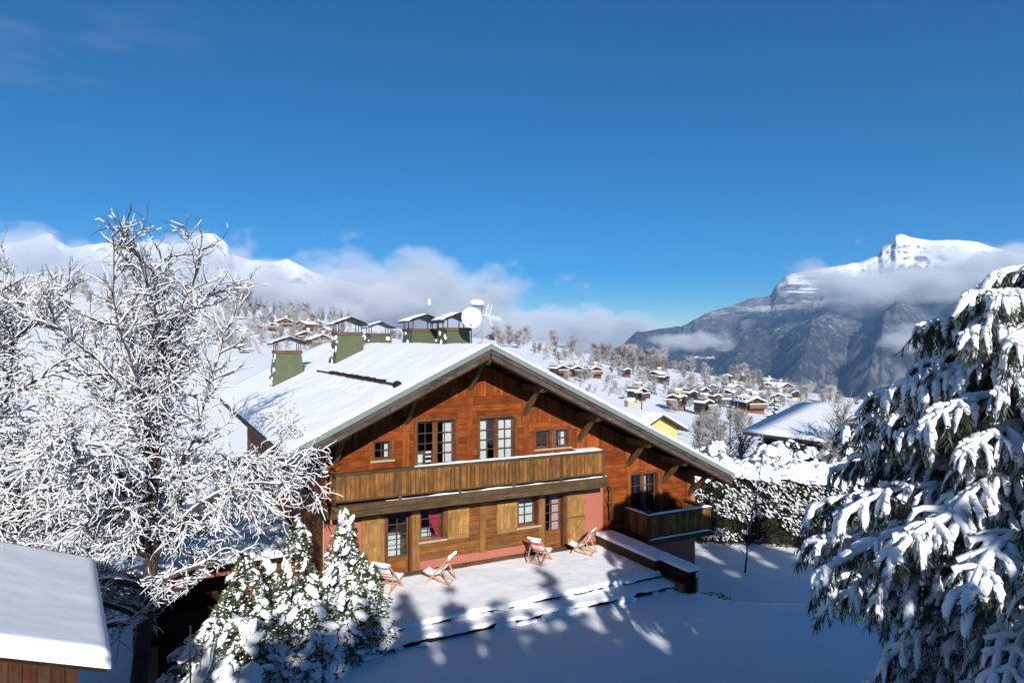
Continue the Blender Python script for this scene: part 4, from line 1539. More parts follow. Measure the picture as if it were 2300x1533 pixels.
def bare_tree(pos, top, fork, n_limb, seed, label, reach=1.0, dens=1.0, name='bare_tree', group=None, droop=1.0, low_cut=None):
    global rng
    rng = np.random.default_rng(seed)
    t = empty(name, pos, 0, label, 'tree', group)
    sg = Segs()
    trunk, td = sg.path(np.array([0, 0, -.4]), np.array([.05, .03, 1.0]), fork + 3.0, 12, .26, .13, .05, .0)
    P0, P1, R0, R1 = sg.arr()
    V, F = prisms(P0, P1, R0, R1, 9)
    mesh_np('trunk', V, F, M['bark'], t, True)
    amt = lambda z: np.clip(1.1 - (z - top * .76) / (top * .36), .0, 1.0)
    for k in range(n_limb):
        sg = Segs()
        u = k / (n_limb - 1)
        i0 = 5 + int(u * 6.9)
        az = k * 2.399 + rng.uniform(-.3, .3)
        low = u < .66
        el = math.radians(26 + 52 * u + rng.uniform(-10, 10) if low else 50 + 85 * (u - .66) + rng.uniform(-8, 8))
        d = np.array([math.cos(az) * math.cos(el), math.sin(az) * math.cos(el), math.sin(el)])
        ln = reach * (5.4 - .5 * u + rng.uniform(-.6, .6)) if low else min(max((top - trunk[i0][2]) * rng.uniform(.8, 1.02) / math.sin(el), 1.5), 3.3 / max(math.cos(el), .05))
        pts, dirs = sg.path(trunk[i0], d, ln, 18, .095 - .04 * u if low else .05, .014, .10, (-.13 if low else .03) * droop)
        for i in range(3, 19):
            for rep in range(2 if rng.random() < .7 * dens else 1):
                d2 = side_dir(dirs[i], rng.uniform(.5, 1.25), -.05 if low else .25)
                l2 = rng.uniform(.6, 2.3) * (1 - .3 * i / 18) * reach * (1 if low else .8)
                n2 = max(4, int(l2 / .17))
                p2, q2 = sg.path(pts[i], d2, l2, n2, .024, .007, .15, -.17 * droop if low else .08)
                nt = int((10 if low else 7) * dens * (.5 + l2 * .55))
                for j in range(nt):
                    a = rng.integers(1, n2 + 1)
                    d3 = side_dir(q2[a], rng.uniform(.5, 1.2), -.12 if low else .25)
                    l3 = rng.uniform(.2, .75) * reach
                    n3 = max(2, int(l3 / .13))
                    p3, q3 = sg.path(p2[a], d3, l3, n3, .0115, .005, .2, -.16 * droop if low else .08)
                    for m in range(2 if low else 1):
                        a3 = rng.integers(1, n3 + 1)
                        sg.path(p3[a3], side_dir(q3[a3], .8, .0), rng.uniform(.10, .26), 2, .0065, .0035, .2, -.05)
        if low_cut is not None:
            B_ = np.array(sg.b)
            ok = B_[:, 2] + pos[2] > np.interp(B_[:, 0] + pos[0], *low_cut)
            for nm in ('a', 'b', 'r0', 'r1', 'ph'):
                setattr(sg, nm, [q for q, f in zip(getattr(sg, nm), ok) if f])
            if len(sg.a) < 20:
                continue
        limb_mesh(sg, None, t, amt, .020)
    return t

def gz(x, y):
    return float(ground(x, y))
bare_tree((-10.5, 19.0, gz(-10.5, 19)), 14.6, 6.6, 32, 23, 'large bare tree loaded with snow in front of the left eave of the chalet', 1.0, 1.0, low_cut=([-13, -11, -9.6, -8.3, -6.5], [.0, .2, 1.0, 1.9, 2.8]))
bare_tree((-14.9, 18.0, gz(-14.9, 18)), 13.2, 6.4, 22, 5, 'bare snowy tree cut by the left edge, its trunk outside the picture', .95, .95)
rng = np.random.default_rng(99)

# ------------------------------------------------------------------ evergreen shrubs
def leaf_tris(P, D, ln, wd):
    """one pointed leaf (two triangles) per point, growing along D"""
    n = len(P)
    X = D / np.linalg.norm(D, axis=1, keepdims=True)
    S = np.cross(X, rng.normal(size=(n, 3)))
    S /= np.linalg.norm(S, axis=1, keepdims=True) + 1e-9
    ln, wd = ln[:, None], wd[:, None]
    V = np.stack([P, P + X * ln * .5 + S * wd, P + X * ln, P + X * ln * .5 - S * wd], 1).reshape(-1, 3)
    F = np.arange(n * 4).reshape(-1, 4)
    return V, F

def shrub(pos, h, r, label, n_leaf=8500, n_snow=215, profile=None, seed=1, lump=1.0, name='evergreen_shrub', group='evergreen shrubs by the terrace'):
    global rng
    rng = np.random.default_rng(seed)
    s = empty(name, pos, 0, label, 'shrub', group)
    prof = profile or (lambda u: (1.0 * (1 - u) ** .75) * (.6 + .4 * min(1, u * 4 + .2)))
    pv = np.vectorize(prof)
    lob = VN(seed + 40)
    subs = [(0, 0, h, r * (.72 if profile is None else 1.0))]
    for k in range(7 if profile is None else 4):
        an, q = k * 2.4 + rng.uniform(-.4, .4), rng.uniform(.35, .85) * r
        subs.append((q * math.cos(an), q * math.sin(an), h * rng.uniform(.38, .80) * (1.05 - .35 * q / r), r * rng.uniform(.38, .60)))
    wts = np.array([a * b for _, _, a, b in subs])
    wts /= wts.sum()
    def shell(n, inner):
        k = rng.choice(len(subs), n, p=wts)
        sx, sy, sh, sr = np.array(subs)[k].T
        u = rng.random(n) ** .85
        an = rng.uniform(0, 2 * math.pi, n)
        rr = sr * pv(u) * (.30 + 1.25 * lob(an * 1.3 + 3 + k * 7, u * 4.5 + k * 3)) * np.where(rng.random(n) < inner, rng.uniform(.3, 1, n), rng.uniform(.86, 1.06, n))
        P = np.stack([sx + rr * np.cos(an) + u * sh * sx * .16 / r, sy + rr * np.sin(an), u * sh], -1)
        D = np.stack([np.cos(an), np.sin(an), np.full(n, .15)], -1) + rng.normal(size=(n, 3)) * .55
        return P, D, u
    P, D, u = shell(n_leaf, .35)
    V, F = leaf_tris(P, D, rng.uniform(.07, .15, n_leaf), rng.uniform(.018, .036, n_leaf))
    mesh_np('foliage', V, F, M['leaf'], s)['kind'] = 'stuff'
    mb = MB()
    for k in range(7):
        an = k * 2.4
        mb.tube((.05 * math.cos(an), .05 * math.sin(an), -.3), (r * .35 * math.cos(an), r * .35 * math.sin(an), h * rng.uniform(.4, .75)), .03, .01, 5)
    mb.tube((0, 0, -.3), (0, 0, h * .97), .05, .01, 6)
    part(mb, 'stem', 'bark', s)
    P, D, u = shell(n_snow, .12)
    P[:, 2] += .03
    R = rot_align(np.stack([D[:, 0], D[:, 1], np.full(n_snow, -.9) + rng.normal(size=n_snow) * .35], -1))
    sz = rng.lognormal(-2.28, .38, n_snow) * lump * (1.15 - .45 * u)
    S = np.stack([sz * rng.uniform(1.1, 2.0, n_snow), sz, sz * .62], -1)
    V, F = blobs(P, S, ICO2, .6, .15, R)
    o = mesh_np('snow', V, F, M['clump_snow'], s, True)
    o['kind'] = 'stuff'
    n2 = n_leaf // 7
    P, D, u = shell(n2, .1)
    V, F = blobs(P + np.array([0, 0, .02]), np.stack([rng.uniform(.02, .06, n2)] * 2 + [rng.uniform(.015, .035, n2)], -1), ICO1, .5, .2)
    mesh_np('snow_flecks', V, F, M['twig_snow'], s, True)['kind'] = 'stuff'
    return s
def up(x, y, z):
    """ground position on height z under a picture point"""
    Y = FPX * (CAM_Z - z) / (y - 766)
    return (x - 1150) / FPX * Y, Y
dome = lambda u: math.sqrt(max(0, 1 - u * u)) * .95 + .05
shrub((-5.3, 21.6, -.75), 3.8, 1.2, 'tallest conical evergreen shrub, nearest the left end of the deck chairs', seed=31)
shrub((-6.6, 21.1, -.9), 3.75, 1.5, 'conical evergreen shrub left of the tallest one, in front of the chalet corner', seed=32)
shrub((-8.0, 20.4, -1.3), 3.3, 1.6, 'leftmost conical evergreen shrub, in front of the garage opening', seed=33)
shrub((-4.75, 20.2, -.75), 1.75, 1.15, 'rounded snowy shrub at the left end of the terrace steps', 5200, 210, dome, 34, 1.0)
shrub((-5.9, 19.2, -.85), 1.75, 1.25, 'broad snowy shrub below the two tallest conical ones', 5200, 230, dome, 35, 1.15)
shrub((-7.3, 18.6, -.95), 1.55, 1.3, 'snow laden shrub at the bottom edge beside the lawn', 5200, 230, dome, 36, 1.35)
shrub((-8.5, 19.4, -1.3), 1.6, 1.2, 'low snowy shrub at the dark garage forecourt', 4200, 180, dome, 37, 1.1)

# ------------------------------------------------------------------ the big pine on the right
def tuft_template():
    """drooping load of snow along +x with a flat underside: unit length"""
    nx, nc = 9, 8
    V = []
    for i in range(nx + 1):
        t = i / nx
        w = .155 * (math.sin(math.pi * (0.06 + .90 * t)) ** .55) * (1 - .35 * t)
        hgt = .14 * (math.sin(math.pi * (0.05 + .92 * t)) ** .5) * (1 - .4 * t)
        for j in range(nc):
            an = 2 * math.pi * j / nc
            z = math.sin(an) * hgt
            if z < 0: z *= .35
            V.append((t, math.cos(an) * w, z - .55 * t ** 2.0 + .10 * t))
    V.append((-.03, 0, .02))
    V.append((1.03, 0, -.47))
    V = np.array(V)
    F4, F3 = [], []
    for i in range(nx):
        for j in range(nc):
            F4.append((i * nc + j, (i + 1) * nc + j, (i + 1) * nc + (j + 1) % nc, i * nc + (j + 1) % nc))
    e0, e1 = (nx + 1) * nc, (nx + 1) * nc + 1
    for j in range(nc):
        F3.append((e0, j, (j + 1) % nc))
        F3.append((e1, nx * nc + (j + 1) % nc, nx * nc + j))
    return V, np.array(F4), np.array(F3)
TUFT = tuft_template()
def tuft_needles(n):
    t = rng.uniform(.05, 1.0, n)
    base = np.stack([t, rng.normal(size=n) * .05, .10 * t - .42 * t ** 2.2 - .02], -1)
    an = rng.uniform(math.pi * .95, math.pi * 2.05, n)
    d = np.stack([rng.uniform(.25, 1.0, n), np.cos(an) * rng.uniform(.3, .9, n), np.sin(an) * rng.uniform(.4, 1.1, n) - .25 * t], -1)
    return base, d

def pine(pos, zs_, prof, label, seed, trunk_r=.2, az_range=None):
    global rng
    rng = np.random.default_rng(seed)
    t = empty('pine_tree', pos, 0, label, 'tree')
    H = zs_[-1] + .5
    sg = Segs()
    sg.path(np.array([0, 0, -.5]), np.array([0, 0, 1.0]), H + .5, 14, trunk_r, .03, .015, 0)
    V, F = prisms(*sg.arr(), 9)
    mesh_np('trunk', V, F, M['bark'], t, True)
    for z in zs_:
        L = prof(z)
        nb = 11 if L > 2 else 7
        off = rng.uniform(0, 6.28)
        for k in range(nb):
            az = off + 2 * math.pi * k / nb + rng.uniform(-.25, .25)
            ln = L * rng.uniform(.84, 1.04)
            hd = np.array([math.cos(az), math.sin(az), 0])
            sg = Segs()
            d0 = hd * 1.0 + np.array([0, 0, .22])
            pts, dirs = sg.path(np.array([0, 0, z + rng.uniform(-.2, .2)]), d0 / np.linalg.norm(d0), ln, 9, .05, .012, .05, -.13)
            tp, tdv, ts = [], [], []
            side = np.array([-math.sin(az), math.cos(az), 0])
            for i in range(2, 10):
                fr = i / 9
                for sgn in (-1, 1, 1 - 2 * int(rng.integers(2))):
                    if rng.random() < .08: continue
                    l2 = (.28 + 1.0 * (1 - fr)) * min(1.0, ln / 3.2) * rng.uniform(.6, 1.1)
                    d2 = dirs[i] * .75 + side * sgn * rng.uniform(.6, 1.0) + np.array([0, 0, rng.uniform(-.15, .12)])
                    d2 /= np.linalg.norm(d2)
                    p2, q2 = sg.path(pts[i], d2, l2, 4, .018, .008, .08, -.22)
                    tp.append(p2[-1] - q2[-1] * .12); tdv.append(q2[-1] + np.array([0, 0, -.35])); ts.append(rng.uniform(.24, .50))
                    if l2 > .38:
                        tp.append(p2[2]); tdv.append(q2[2] * .6 + side * -sgn * .5 + dirs[i] * .5 + np.array([0, 0, -.4])); ts.append(rng.uniform(.30, .5))
                if rng.random() < .6:
                    tp.append(pts[i]); tdv.append(dirs[i] + rng.normal(size=3) * .2 + np.array([0, 0, -.1])); ts.append(rng.uniform(.3, .55))
            tp.append(pts[-1] - dirs[-1] * .1); tdv.append(dirs[-1] + np.array([0, 0, -.3])); ts.append(rng.uniform(.45, .7))
            tp, tdv, ts = np.array(tp), np.array(tdv), np.array(ts)
            R = rot_align(tdv)
            n = len(tp)
            V, F = prisms(*sg.arr(), 4)
            m = 44
            b_, d_ = tuft_needles(n * m)
            b_ = b_.reshape(n, m, 3) * ts[:, None, None]
            b_ = np.einsum('nij,nkj->nki', R, b_) + tp[:, None, :]
            d_ = np.einsum('nij,nkj->nki', R, d_.reshape(n, m, 3))
            d_[:, :, 2] -= .25
            nl = rng.uniform(.14, .30, n * m) * np.repeat(ts / .5, m).clip(.6, 1.2)
            NV, NF = leaf_tris(b_.reshape(-1, 3), d_.reshape(-1, 3), nl, np.full(n * m, .009))
            bo = mesh_np('bough', np.vstack([V, NV]), [np.vstack([F, NF + len(V)])], [M['bark'], M['needle']], t, False,
                         np.concatenate([np.zeros(len(F)), np.ones(len(NF))]))
            TV, T4, T3 = TUFT
            kk = len(TV)
            SV = np.repeat(TV[None], n, 0) * (1 + .10 * rng.normal(size=(n, kk, 1)))
            SV[:, :, 1] *= rng.uniform(.8, 1.7, n)[:, None]
            SV[:, :, 2] *= rng.uniform(.85, 1.35, n)[:, None]
            SV *= (ts * 1.02)[:, None, None]
            SV = np.einsum('nij,nkj->nki', R, SV) + tp[:, None, :]
            SV[:, :, 2] += .035
            keep = rng.random(n) < .74
            SV = SV[keep]
            n = len(SV)
            o_ = (np.arange(n) * kk)[:, None, None]
            # snow along the bough itself
            P0, P1, R0, R1 = sg.arr()
            big = R0 > .0095
            P0, P1 = P0[big], P1[big]
            rs = rng.uniform(.035, .085, len(P0)) * np.where(R0[big] > .016, 1.0, .85)
            upv = np.zeros_like(P0); upv[:, 2] = .05
            BV, BF = prisms(P0 + upv, P1 + upv + (P1 - P0) * .1, rs, rs * .9, 5)
            mesh_np('snow', np.vstack([SV.reshape(-1, 3), BV]), [np.vstack([(T4[None] + o_).reshape(-1, 4), BF + n * kk]), (T3[None] + o_).reshape(-1, 3)], M['clump_snow'], bo, True)['kind'] = 'stuff'
    return t
PX, PY = 9.75, 12.0
PZ = gz(PX, PY)
def pprof(z):
    zz = z + PZ
    return float(np.interp(zz, [0, 1.5, 2.6, 4.0, 4.9, 5.7, 6.4, 7.4, 8.2, 8.9, 9.4, 9.9], [2.6, 2.8, 3.2, 4.4, 5.0, 3.9, 3.3, 3.1, 2.6, 2.0, 1.4, .6]))
pine((PX, PY, PZ), list(np.arange(.8, 10.1, .53)), pprof, 'big pine weighed down by thick snow along the right edge', 61)

# ------------------------------------------------------------------ tall hedge and what grows round it
def hedge(p0, p1, thick, z0, h, label):
    global rng
    rng = np.random.default_rng(71)
    d = np.array(p1) - np.array(p0)
    L = float(np.linalg.norm(d))
    hd = empty('hedge', (p0[0], p0[1], z0), math.atan2(d[1], d[0]), label, 'hedge')
    n = 30000
    x = rng.uniform(0, L, n)
    z = rng.random(n) * h
    dep = thick * .5 * (.75 + .5 * N1.fbm(x * .7, z * .7, 3))
    y = -dep * rng.uniform(.55, 1.05, n)
    top = rng.random(n) < .25
    z = np.where(top, h * rng.uniform(.93, 1.03, n) + .25 * (N2(x * .8, x * 0) - .5), z)
    y = np.where(top, rng.uniform(-1, 1, n) * thick * .5, y)
    D = np.stack([rng.normal(size=n) * .5, np.full(n, -.7), rng.normal(size=n) * .6 + .5], -1)
    V, F = leaf_tris(np.stack([x, y, z], -1), D, rng.uniform(.12, .30, n), rng.uniform(.025, .055, n))
    mesh_np('foliage', V, F, M['hedge_leaf'], hd)['kind'] = 'stuff'
    part(MB().box(0.1, L - .1, -thick * .28, thick * .4, -.2, h * .95), 'inner_branches', 'bark', hd)
    # snow caught on the face, slanting
    n = 5200
    x = rng.uniform(0, L, n); z = rng.uniform(.1, 1, n) * h
    kp = N3.fbm(x * .8 + z * .9, z * .8 - x * .2, 3) + .06 * x / 6 + .1 * (z / h - .5) > .47
    x, z = x[kp], z[kp]
    n = len(x)
    dep = thick * .5 * (.75 + .5 * N1.fbm(x * .7, z * .7, 3))
    P = np.stack([x, -dep * rng.uniform(.9, 1.12, n), z], -1)
    Dv = np.stack([rng.uniform(.4, 1, n), rng.normal(size=n) * .3, -rng.uniform(.2, .9, n)], -1)
    sz = rng.uniform(.02, .062, n)
    V, F = blobs(P, np.stack([sz * rng.uniform(1.3, 3, n), sz, sz * .7], -1), ICO1, .6, .2, rot_align(Dv))
    mesh_np('snow_flecks', V, F, M['twig_snow'], hd, True)['kind'] = 'stuff'
    gx, gy = np.meshgrid(np.linspace(-.2, L + .2, 120), np.linspace(-thick * .62, thick * .6, 14), indexing='ij')
    gz_ = h + .10 + .38 * np.sqrt(np.clip(1 - (gy / (thick * .66)) ** 2, 0, 1)) + .9 * (N2.fbm(gx * .7, gy * .7, 4) - .5) - .1 - .35 * (np.abs(gy) > thick * .58)
    ii = np.arange(gx.size).reshape(gx.shape)
    CF = np.stack([ii[:-1, :-1], ii[1:, :-1], ii[1:, 1:], ii[:-1, 1:]], -1).reshape(-1, 4)
    mesh_np('snow_cap', np.stack([gx, gy, gz_], -1), CF, M['clump_snow'], hd, True)
    n = 900
    x = rng.uniform(-.2, L + .2, n)
    y = rng.uniform(-1.15, 1, n) * thick * .52
    P = np.stack([x, y, h + .16 + .9 * (N2.fbm(x * .7, y * .7, 4) - .5) - .28 * np.clip(-y - thick * .3, 0, 1)], -1)
    sz = rng.uniform(.12, .34, n)
    Dv = np.stack([rng.normal(size=n) * .5, np.where(rng.random(n) < .7, -1, 1) * rng.uniform(.5, 1, n), -rng.uniform(.1, .8, n)], -1)
    V, F = blobs(P, np.stack([sz * rng.uniform(1.2, 2.4, n), sz * .85, sz * .55], -1), ICO2, .55, .13, rot_align(Dv))
    mesh_np('snow', V, F, M['clump_snow'], hd, True)['kind'] = 'stuff'
    return hd
hedge((9.2, 38.6), (27.0, 36.8), 2.2, -2.9, 3.9, 'tall clipped hedge with a thick snow top, right of the chalet')
sh_lab = ['snow covered bush behind the hedge, nearest the right eave of the chalet', 'second snowy bush from the right eave, behind the hedge', 'rounded snowy bush behind the middle of the hedge',
          'snowy bush behind the hedge, in front of the dark spruce', 'snowy bush in front of the brown house with the wide grey white roof', 'snowy bush behind the hedge, just left of the big pine', 'snowy bush half hidden behind the big pine']
for i, (x, y, h, r) in enumerate([(11.5, 44, 3.9, 2.0), (14.0, 47, 4.4, 2.1), (16.8, 45, 4.2, 2.2), (19.5, 48, 4.3, 2.3), (22.5, 46, 4.1, 2.2), (25.5, 45, 4.4, 2.3), (29, 44, 4.6, 2.3)]):
    shrub((x, y, gz(x, y) - .1), h, r, sh_lab[i], 4200, 260, dome, 80 + i, 2.2, 'snowy_bush', 'snowy bushes behind the hedge')
low = shrub((7.9, 26.6, gz(7.9, 26.6) - .1), .7, .9, 'low dark shrub poking through the snow by the pink wall base', 900, 30, dome, 95, .6, 'low_shrub', None)

def sapling(pos, h, label, seed, bend=.1):
    global rng
    rng = np.random.default_rng(seed)
    t = empty('young_tree', pos, 0, label, 'tree')
    sg = Segs()
    pts, dirs = sg.path(np.array([0, 0, -.2]), np.array([.03, 0, 1.0]), h, 14, .045, .008, .03, 0)
    V, F = prisms(*sg.arr(), 6)
    mesh_np('trunk', V, F, M['bark'], t, True)
    sg = Segs()
    for i in range(2, 14):
        for _ in range(3):
            p, q = sg.path(pts[i], side_dir(dirs[i], 1.0, .1), rng.uniform(.4, 1.1) * (1.15 - i / 16), 5, .014, .005, .1, .02)
            for a in (2, 3, 4):
                sg.path(p[a], side_dir(q[a], .7, .1), rng.uniform(.15, .4), 2, .007, .004, .1, 0)
    limb_mesh(sg, None, t, lambda z: np.full_like(z, .55), .014)
    return t
sapling((11.1, 32.6, gz(11.1, 32.6)), 7.0, 'slender young tree with a dark trunk standing in front of the hedge', 3)

# ------------------------------------------------------------------ conifers
def spruce_mesh(h, r, layers, per, seed, snow=.6, wide=1.0):
    """returns verts/faces for a spruce: needle sprays and snow sprays"""
    g = np.random.default_rng(seed)
    NV, NF, SV, SF = [], [], [], []
    nn = sn = 0
    for li in range(layers):
        u = (li + .5) / layers
        z = h * (.06 + .92 * u)
        L = r * (1 - u) ** .7 + .12
        k = max(4, int(per * (1 - .55 * u)))
        off = g.uniform(0, 6.28)
        for j in range(k):
            an = off + 6.283 * j / k + g.uniform(-.2, .2)
            ln = L * g.uniform(.75, 1.12)
            c, s_ = math.cos(an), math.sin(an)
            w = ln * g.uniform(.20, .32) * wide
            zr0 = z + g.uniform(-.3, .3) * h / layers
            dr = ln * g.uniform(.25, .5)
            prev = []
            for q in range(4):
                t = q / 3
                ww = w * (.25 + .75 * math.sin(math.pi * min(1, .15 + .75 * t))) * (1 if q < 3 else .15)
                rad = ln * t
                zz = zr0 + ln * .12 * t - dr * t * t
                prev.append(((rad * c - ww * s_, rad * s_ + ww * c, zz - ww * .35), (rad * c, rad * s_, zz + .02), (rad * c + ww * s_, rad * s_ - ww * c, zz - ww * .35)))
            base = nn
            for tri in prev:
                NV += tri
            nn += 12
            for q in range(3):
                b = base + q * 3
                NF += [(b, b + 3, b + 4, b + 1), (b + 1, b + 4, b + 5, b + 2)]
            if g.random() < snow:
                base = sn
                for (A, B, Cc) in prev:
                    A, B, Cc = np.array(A), np.array(B), np.array(Cc)
                    f = g.uniform(.5, .85)
                    SV += [tuple(B + (A - B) * f + [0, 0, .04 + .012 * ln]), tuple(B + np.array([0, 0, .07 + .03 * ln])), tuple(B + (Cc - B) * f + [0, 0, .04 + .012 * ln])]
                sn += 12
                q0 = 0 if g.random() < .5 else 1
                for q in range(q0, 3):
                    b = base + q * 3
                    SF += [(b, b + 3, b + 4, b + 1), (b + 1, b + 4, b + 5, b + 2)]
    return np.array(NV), np.array(NF), np.array(SV), np.array(SF)

def spruce(name, pos, h, r, layers, per, seed, label, snow=.6, group=None, cat='tree', wide=1.0):
    t = empty(name, pos, 0, label, cat, group)
    NV, NF, SV, SF = spruce_mesh(h, r, layers, per, seed, snow, wide)
    part(MB().tube((0, 0, -.6), (0, 0, h * .97), .022 * h, .01, 6), 'trunk', 'bark', t)
    cr = mesh_np('crown', NV, NF, M['spruce'], t)
    mesh_np('snow', SV, SF, M['twig_snow'], cr, True)['kind'] = 'stuff'
    cr['kind'] = 'stuff'
    return t

# ------------------------------------------------------------------ spruces behind the viewpoint: their shadow lies over the lawn
rng = np.random.default_rng(5)
ROW = [(-6.6, -8, 10.4, 1.7), (-5.2, -8, 11.9, 1.1), (-3.0, -8, 12.3, 1.9), (-.9, -8, 12.9, 2.1), (.9, -8.3, 13.3, 2.2), (2.3, -8, 14.1, 2.0), (3.9, -8, 14.3, 2.2),
       (5.2, -8, 13.7, 2.2), (6.4, -8.3, 13.5, 2.2), (7.5, -8, 16.0, 1.5), (9.0, -8.2, 13.8, 2.3), (10.6, -8, 14.6, 2.2), (12.9, -8, 12.3, 1.9), (15.3, -8, 12.7, 1.9), (17.6, -8, 20.0, 2.9), (19.6, -8, 20.6, 3.0), (22, -8, 20.4, 3.1), (24.6, -8, 19.6, 3.0)]
for k, yy in enumerate((-11, -14, -17, -20)):
    for j in range(9):
        ROW.append((-1.4 + 2.7 * j + (k % 2) * 1.3 + random.uniform(-.3, .3) + .19 * (-yy - 8), yy, 13.2 + .447 * (-yy - 8) + (4.6 if j > 6 else 0) - (.7 if j in (4, 5) else 0) + random.uniform(-.3, .4), 2.4))
for i, (x, y, top, r) in enumerate(ROW):
    z = gz(x, y)
    if 1 < x < 10:
        top += .15 if y > -9 else .45
    if y < -9 and 12 < x - .19 * (-y - 8) < 15.5:
        top -= 1.5
    spruce('spruce', (x, y, z), top - z, r * 1.3, 26, 18, 200 + i, 'tall spruce in the row behind the viewpoint that shades the snowy lawn', .4, 'spruces shading the lawn', wide=1.9)

# ------------------------------------------------------------------ the snowy hut at the lower left
hut = empty('hut', (-7.12, 12.0, 0), math.atan2(.554, .832), 'small wooden hut with a thick snow roof in the lower left corner', 'hut')
HL, HWD = 5.8, 7.6
HE, HP = 2.62, .39
def hz_(x):
    return HE - HP * x if x > -HWD / 2 else HE + HP * HWD / 2 - HP * (-HWD / 2 - x)
for i in range(34):
    x1 = -.42 - i * .2
    x0 = x1 - .19
    if x0 < -HWD + .4: break
    d = .30 - random.uniform(0, .02)
    z1 = min(hz_(x0), hz_(x1)) - .12
    part(MB().box(x0, x1, d, .36, -1.4, z1), 'board', wood('hut_board', (0.045, 0.016, 0.008), (0.13, 0.052, 0.025), 'z', (0.08, 0.05, 0.035), .5, objvar=.4) if i == 0 else bpy.data.materials['hut_board'], hut)
part(MB().box(-HWD + .4, -.42, .37, HL - .3, -1.4, HE - .3), 'wall', 'dark_wood', hut)
rf = MB()
for x0, x1 in ((-HWD / 2, 0), (-HWD, -HWD / 2)):
    rf.hexa([(x0, 0, hz_(x0) - .1), (x1, 0, hz_(x1) - .1), (x1, HL, hz_(x1) - .1), (x0, HL, hz_(x0) - .1), (x0, 0, hz_(x0)), (x1, 0, hz_(x1)), (x1, HL, hz_(x1)), (x0, HL, hz_(x0))])
hr = part(rf, 'roof', 'dark_wood', hut)
al = np.linspace(-HWD, .06, 90)
bl = np.concatenate([[-.10, -.098, -.08, -.04, .02], np.linspace(.08, HL + .1, 70)])
A, Bm = np.meshgrid(al, bl, indexing='ij')
e = np.clip((Bm + .10) / .12, 0, 1)
e2 = np.clip((.06 - A) / .16, 0, 1)
base = np.where(A > -HWD / 2, HE - HP * A, HE + HP * HWD + HP * A)
H = (.36 + .04 * (N1.fbm(A * .7, Bm * .9, 4) - .5) + .012 * (N3.fbm(A * 3, Bm * 3, 3) - .5)) * (.75 + .25 * np.sqrt(1 - (1 - e) ** 2)) * (.8 + .2 * np.sqrt(1 - (1 - e2) ** 2))
Z = base + H
n, m = A.shape
V = np.stack([A, Bm, Z], -1).reshape(-1, 3)
idx = np.arange(n * m).reshape(n, m)
F = np.stack([idx[:-1, :-1], idx[1:, :-1], idx[1:, 1:], idx[:-1, 1:]], -1).reshape(-1, 4)
per = np.concatenate([idx[:, 0], idx[-1, 1:], idx[-2::-1, -1], idx[0, -2:0:-1]])
low_ = V[per].copy()
low_[:, 2] = base.reshape(-1)[per] + .004 - .05 * (N2(low_[:, 0] * 6, low_[:, 1] * 6) > .5) * 0
k = len(per)
a1_ = np.arange(k); b1_ = (a1_ + 1) % k
mesh_np('snow', np.vstack([V, low_]), np.vstack([F, np.stack([per[a1_], n * m + a1_, n * m + b1_, per[b1_]], -1)]), M['roof_snow'], hr, True)
# stones piled under the eave corner
for i, (x, z, s_) in enumerate([(-.62, 1.98, .17), (-.30, 1.93, .15), (-.95, 1.86, .12), (-.28, 1.66, .13), (-.5, 1.66, .14)]):
    V, F = blobs(np.array([[x, .14, z]]), np.array([[s_, s_ * .8, s_ * .75]]), ICO2, 1.0, .07)
    mesh_np('stone', V, F, M['stone'], hut, True)
part(MB().box(-1.15, -.14, .02, .28, 1.20, 1.50), 'log_shelf', 'hut_board' if False else 'dark_wood', hut)
pole = empty('pole', (-7.35, 15.6, gz(-7.35, 15.6)), 0, 'thin dark pole between the hut and the garage', 'pole')
part(MB().tube((0, 0, 0), (0, 0, 3.1), .018), 'post', 'black', pole)

